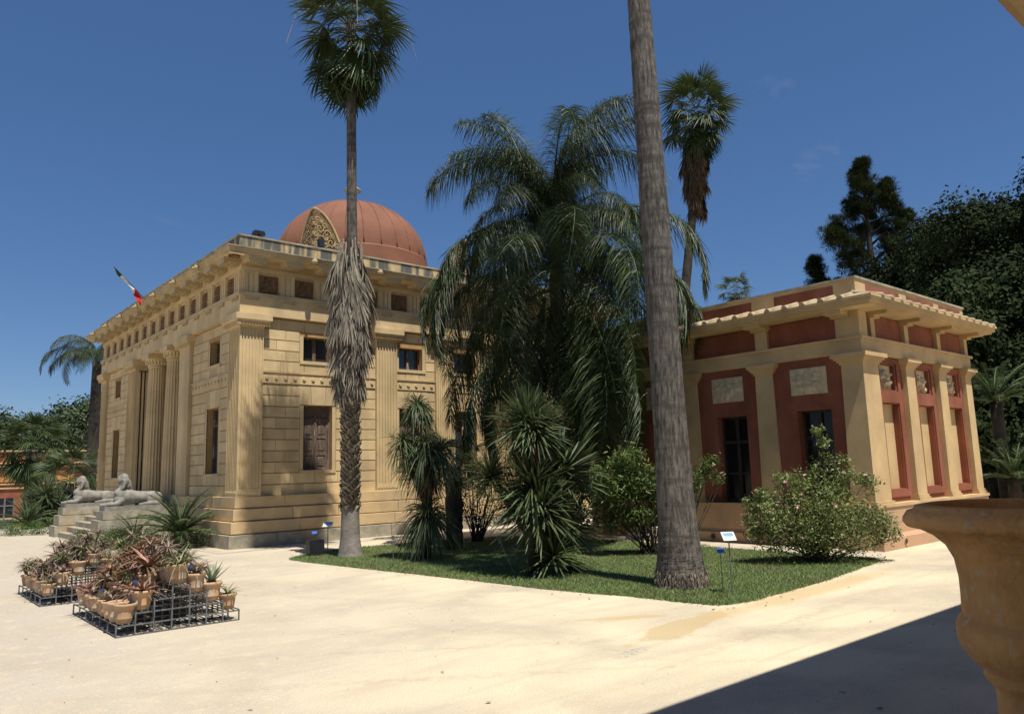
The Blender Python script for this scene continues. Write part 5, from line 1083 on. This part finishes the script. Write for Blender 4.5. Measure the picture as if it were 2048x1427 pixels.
pine(50.3, 21.9, 22.2, 'tall dark pine rising behind the roof of the red pavilion', 5,
     [(-.1, 0, 21.7, .35), (-.05, .2, 20.9, .6), (-.3, -.3, 20.0, .7), (.3, .2, 20.2, .55), (-.6, .2, 19.0, .8), (1.4, 0, 20.0, .6), (1.7, .4, 19.2, .75), (1.0, -.5, 19.2, .8), (-.8, -.5, 18.0, .9), (.4, .3, 18.4, .8), (2.1, .2, 18.2, .7), (2.75, 0, 17.9, .3), (1.2, .6, 17.3, .9), (-.5, .5, 16.9, .9), (2.0, -.3, 17.0, .85), (-2.0, .2, 17.3, .55), (-2.6, 0, 16.6, .6), (-1.7, -.4, 16.0, .8), (2.1, .3, 15.8, .9), (1.2, -.5, 15.6, .8), (-.4, .4, 15.4, .9), (-1.2, .2, 14.8, .9), (.3, 0, 14.2, .9), (1.7, .2, 14.4, .8), (-.2, .3, 13.0, .9), (-1.3, 0, 13.2, .8), (1.0, 0, 12.8, .9)], 90000)
pine(48.9, 24.9, 15.6, 'young pine top just left of the tall pine', 6, [(-.2, 0, 15.2, .35), (-.2, .1, 14.6, .5), (.5, 0, 13.6, .6), (-.2, .2, 13.4, .6), (1.2, 0, 13.4, .5), (-.3, 0, 12.4, .7), (.8, 0, 12.4, .7)], 20000)
# ---------------------------------------------------------------- tiered racks with potted aloes
CW, LH = .2286, .143
LEV = [1, 2, 3, 4, 3, 2, 1]
def rack(x0, y0, ny, lev, lb, pitch=.42):
    r = thing('plant_rack', lb, 'rack', (x0, y0, 0)); n = len(lev); H = lambda i: (max(lev[max(0, i - 1)], lev[min(n - 1, i)]) if 0 < i < n else lev[0 if i == 0 else n - 1]) * LH
    for j in range(ny + 1):
        y = y0 + j * pitch
        for i in range(n + 1): MB().box(x0 + i * CW - .009, x0 + i * CW + .009, y - .009, y + .009, 0, H(i)).build('post', M['metal'], r)
        top = max(lev)
        for k in range(0, top + 1):      # horizontal rails, one per level where the pyramid is that wide
            idx = [i for i in range(n) if lev[i] >= k]
            if idx: MB().box(x0 + idx[0] * CW - .012, x0 + (idx[-1] + 1) * CW + .012, y - .008, y + .008, (k * LH - .016) if k else 0.0, (k * LH) if k else .016).build('rail', M['metal'], r)
    L = ny * pitch
    for i in range(n):
        for f in (.02, .35, .68, .98): MB().box(x0 + (i + f) * CW - .007, x0 + (i + f) * CW + .007, y0 - .01, y0 + L + .01, lev[i] * LH + .001, lev[i] * LH + .013).build('slat', M['metal'], r)
        for f in (.0, .5): MB().box(x0 + (i + f) * CW - .006, x0 + (i + f) * CW + .006, y0 - .01, y0 + L + .01, .017, .028).build('ground_slat', M['metal'], r)
    return r
RX, RY = 2.72, 11.19
rack(RX, RY, 6, LEV, 'grey stepped iron rack with empty front cells nearest the urn portico')
rack(RX - .25, 14.95, 5, [1, 2, 3, 4, 3, 2], 'grey stepped iron rack nearer the sphinx stairs')
rack(RX + .65, 13.78, 2, [3, 4, 4, 3], 'short high iron rack joining the two stepped racks')
# pots
def pot_mesh(kind):
    pr = [(0, 0), (.083, 0), (.088, .02), (.098, .055), (.101, .058), (.099, .064), (.112, .15), (.118, .19), (.132, .195), (.137, .205), (.136, .225), (.126, .23), (.118, .222), (.114, .20)]
    mb = MB().lathe(pr, 20)
    if kind: mb.lathe([(.02, 0), (.0, .01)], 6)
    return mb.mesh('pot', M['terra'], True)
POT = pot_mesh(0); SOIL = MB().lathe([(.116, .205), (0, .21)], 16).mesh('soil', M['soil'])
def aloe(N, L, W, zr, droop, m, seed, fold=.5, stem=0, heads=1):
    q = np.random.default_rng(seed); parts = []
    for h in range(heads):
        hx, hy, hz = (0, 0, stem) if heads == 1 else (*q.normal(0, .07, 2), stem * q.uniform(.45, 1.1))
        z = q.uniform(*zr, N); a = np.arange(N) * 2.39996 + q.uniform(-.2, .2, N); r = np.sqrt(np.maximum(0, 1 - z * z)); D = np.column_stack([r * np.cos(a), r * np.sin(a), z])
        P = D * .015 + np.array([hx, hy, hz + .21]); V, F = straps(P, D, L * q.uniform(.7, 1.15, N), W * q.uniform(.8, 1.1, N), droop * q.uniform(.4, 1.3, N), 5, np.column_stack([-np.sin(a), np.cos(a), q.normal(0, .15, N)]), 'taper', fold); parts.append((V, F))
        if stem: parts.append(tube_np([(hx * .3, hy * .3, .2), (hx, hy, .21 + hz)], [.018, .014], 5))
    V, F = cat(parts); return quads('leaves', V, F, m, False)
KIND = {
 'red': ([aloe(26, .30, .036, (-.05, .8), .35, M['aloeR'], 1), aloe(24, .34, .034, (.0, .85), .5, M['aloeR'], 2), aloe(18, .26, .03, (-.1, .8), .4, M['aloeR'], 3, stem=.22, heads=3)], 'terracotta pot of reddish brown aloe'),
 'grey': ([aloe(24, .26, .032, (0, .85), .4, M['aloeP'], 4), aloe(16, .22, .026, (-.1, .85), .35, M['aloeP'], 5, stem=.26, heads=4), aloe(22, .36, .046, (-.1, .8), .55, M['aloeP'], 6)], 'terracotta pot of grey brown aloe'),
 'green': ([aloe(22, .24, .03, (-.05, .9), .3, M['aloeG'], 7), aloe(15, .2, .024, (-.15, .85), .35, M['aloeG'], 8, stem=.30, heads=4), aloe(14, .28, .024, (-.1, .8), .6, M['aloeG'], 9, stem=.2, heads=2)], 'terracotta pot of dull green aloe'),
 'big': ([aloe(24, .50, .07, (-.05, .8), .55, M['aloeR'], 10, stem=.1)], 'large starry red brown aloe in a pot high on the rack'),
 'blue': ([aloe(20, .27, .058, (.55, .97), -.10, M['aloeB'], 11, .6)], 'pot of upright blue green aloe near the right end of the rack'),
 'orange': ([aloe(11, .34, .034, (.25, .95), .05, M['aloeO'], 12)], 'pot of bright orange yellow aloe amid the brown ones'),
 'empty': ([None], 'terracotta pot with nothing but soil on the front corner of the rack'),
 'grass': ([aloe(44, .40, .022, (.0, .85), .65, M['aloeG'], 13), ], 'pot of arching thin leaved aloe on the top tier'),
}
TAGM = MB().box(-.025, .025, -.003, .003, .30, .36).box(-.003, .003, -.002, .002, .2, .30).mesh('plant_tag', M['blue'])
GROUPS = {}
def potted(kind, x, y, z, sc=1.0, v=0, where='on the stepped racks', lab=None, tagged=False):
    ms, lb = KIND[kind]; me = ms[v % len(ms)]
    lab = lab or (lb + ' ' + where if kind in ('red', 'grey', 'green') else lb)
    p = thing('potted_aloe' if kind != 'empty' else 'flower_pot', lab, 'potted plant' if kind != 'empty' else 'flower pot', (x, y, z), 'potted aloes on the iron racks')
    rz = random.uniform(0, 6.28); p.rotation_euler = (random.uniform(-.03, .03), random.uniform(-.03, .03), rz); p.scale = (sc, sc, sc * random.uniform(.95, 1.08))
    for nm, m_ in (('pot', POT), ('soil', SOIL), ('leaves', me)):
        if m_ is None: continue
        o = bpy.data.objects.new(nm, m_); COL.objects.link(o); o.parent = p
        if nm == 'leaves' and kind not in ('blue', 'big'): o.scale = (1.08,) * 3; o.location = (0, 0, -.015)
    if tagged:
        o = bpy.data.objects.new('plant_tag', TAGM); COL.objects.link(o); o.parent = p; o.location = (.06, .02, 0); o.rotation_euler = (.2, 0, -rz - .7)
    return p
def fill(x0, y0, ny, lev, skip, where, pitch=.262, seed=0):
    q = random.Random(seed); n = len(lev)
    for j in range(ny):
        for i in range(n):
            if (i, j) in skip: continue
            k = q.choices(['red', 'grey', 'green'], (.40, .38, .22))[0]
            potted(k, x0 + (i + .5) * CW + q.uniform(-.015, .015), y0 + .14 + j * pitch + q.uniform(-.03, .03), lev[i] * LH + .013, q.uniform(.82, 1.02), q.randint(0, 2), where, tagged=q.random() < .16)
# front rack: the first row has gaps
z_ = lambda l: l * LH + .013
potted('empty', RX + .12, RY + .13, z_(1), 1.08); potted('empty', RX + .10, RY + .38, z_(1), 1.08, lab='second terracotta pot with nothing but soil on the rack edge')
potted('red', RX + .34, RY + .16, z_(2), 1.1, 0, lab='pot of reddish star shaped aloe on the second tier by the empty cells', tagged=True)
potted('grass', RX + 3.5 * CW, RY + .15, z_(4), 1.15); potted('grey', RX + 4.5 * CW, RY + .15, z_(3), 1.05, 0, lab='pot of purplish aloe one tier below the arching thin leaved one', tagged=True)
potted('blue', RX + 5.5 * CW, RY + .15, z_(2), 1.08); potted('green', RX + 6.5 * CW, RY + .14, z_(1), .98, 0, lab='pot of bushy green aloe on the lowest right end of the rack')
fill(RX, RY + .29, 8, LEV, {(0, 0), (2, 0), (4, 0), (5, 0), (6, 0), (5, 1), (6, 1), (6, 3), (6, 5), (5, 6), (2, 1), (2, 2), (1, 4)}, 'on the rack with the empty front cells', seed=1)
potted('big', RX + 2.5 * CW, RY + .29 + .262 + .2, z_(3), 1.05); potted('orange', RX + 1.5 * CW, RY + .29 + .262 * 4 + .14, z_(2), 1.15)
fill(RX - .25, 14.95, 8, [1, 2, 3, 4, 3, 2], {(5, 1), (5, 3), (5, 5), (4, 6)}, 'on the rack nearer the sphinx stairs', seed=2)
fill(RX + .65, 13.78, 3, [3, 4, 4, 3], set(), 'on the short high rack', seed=3)
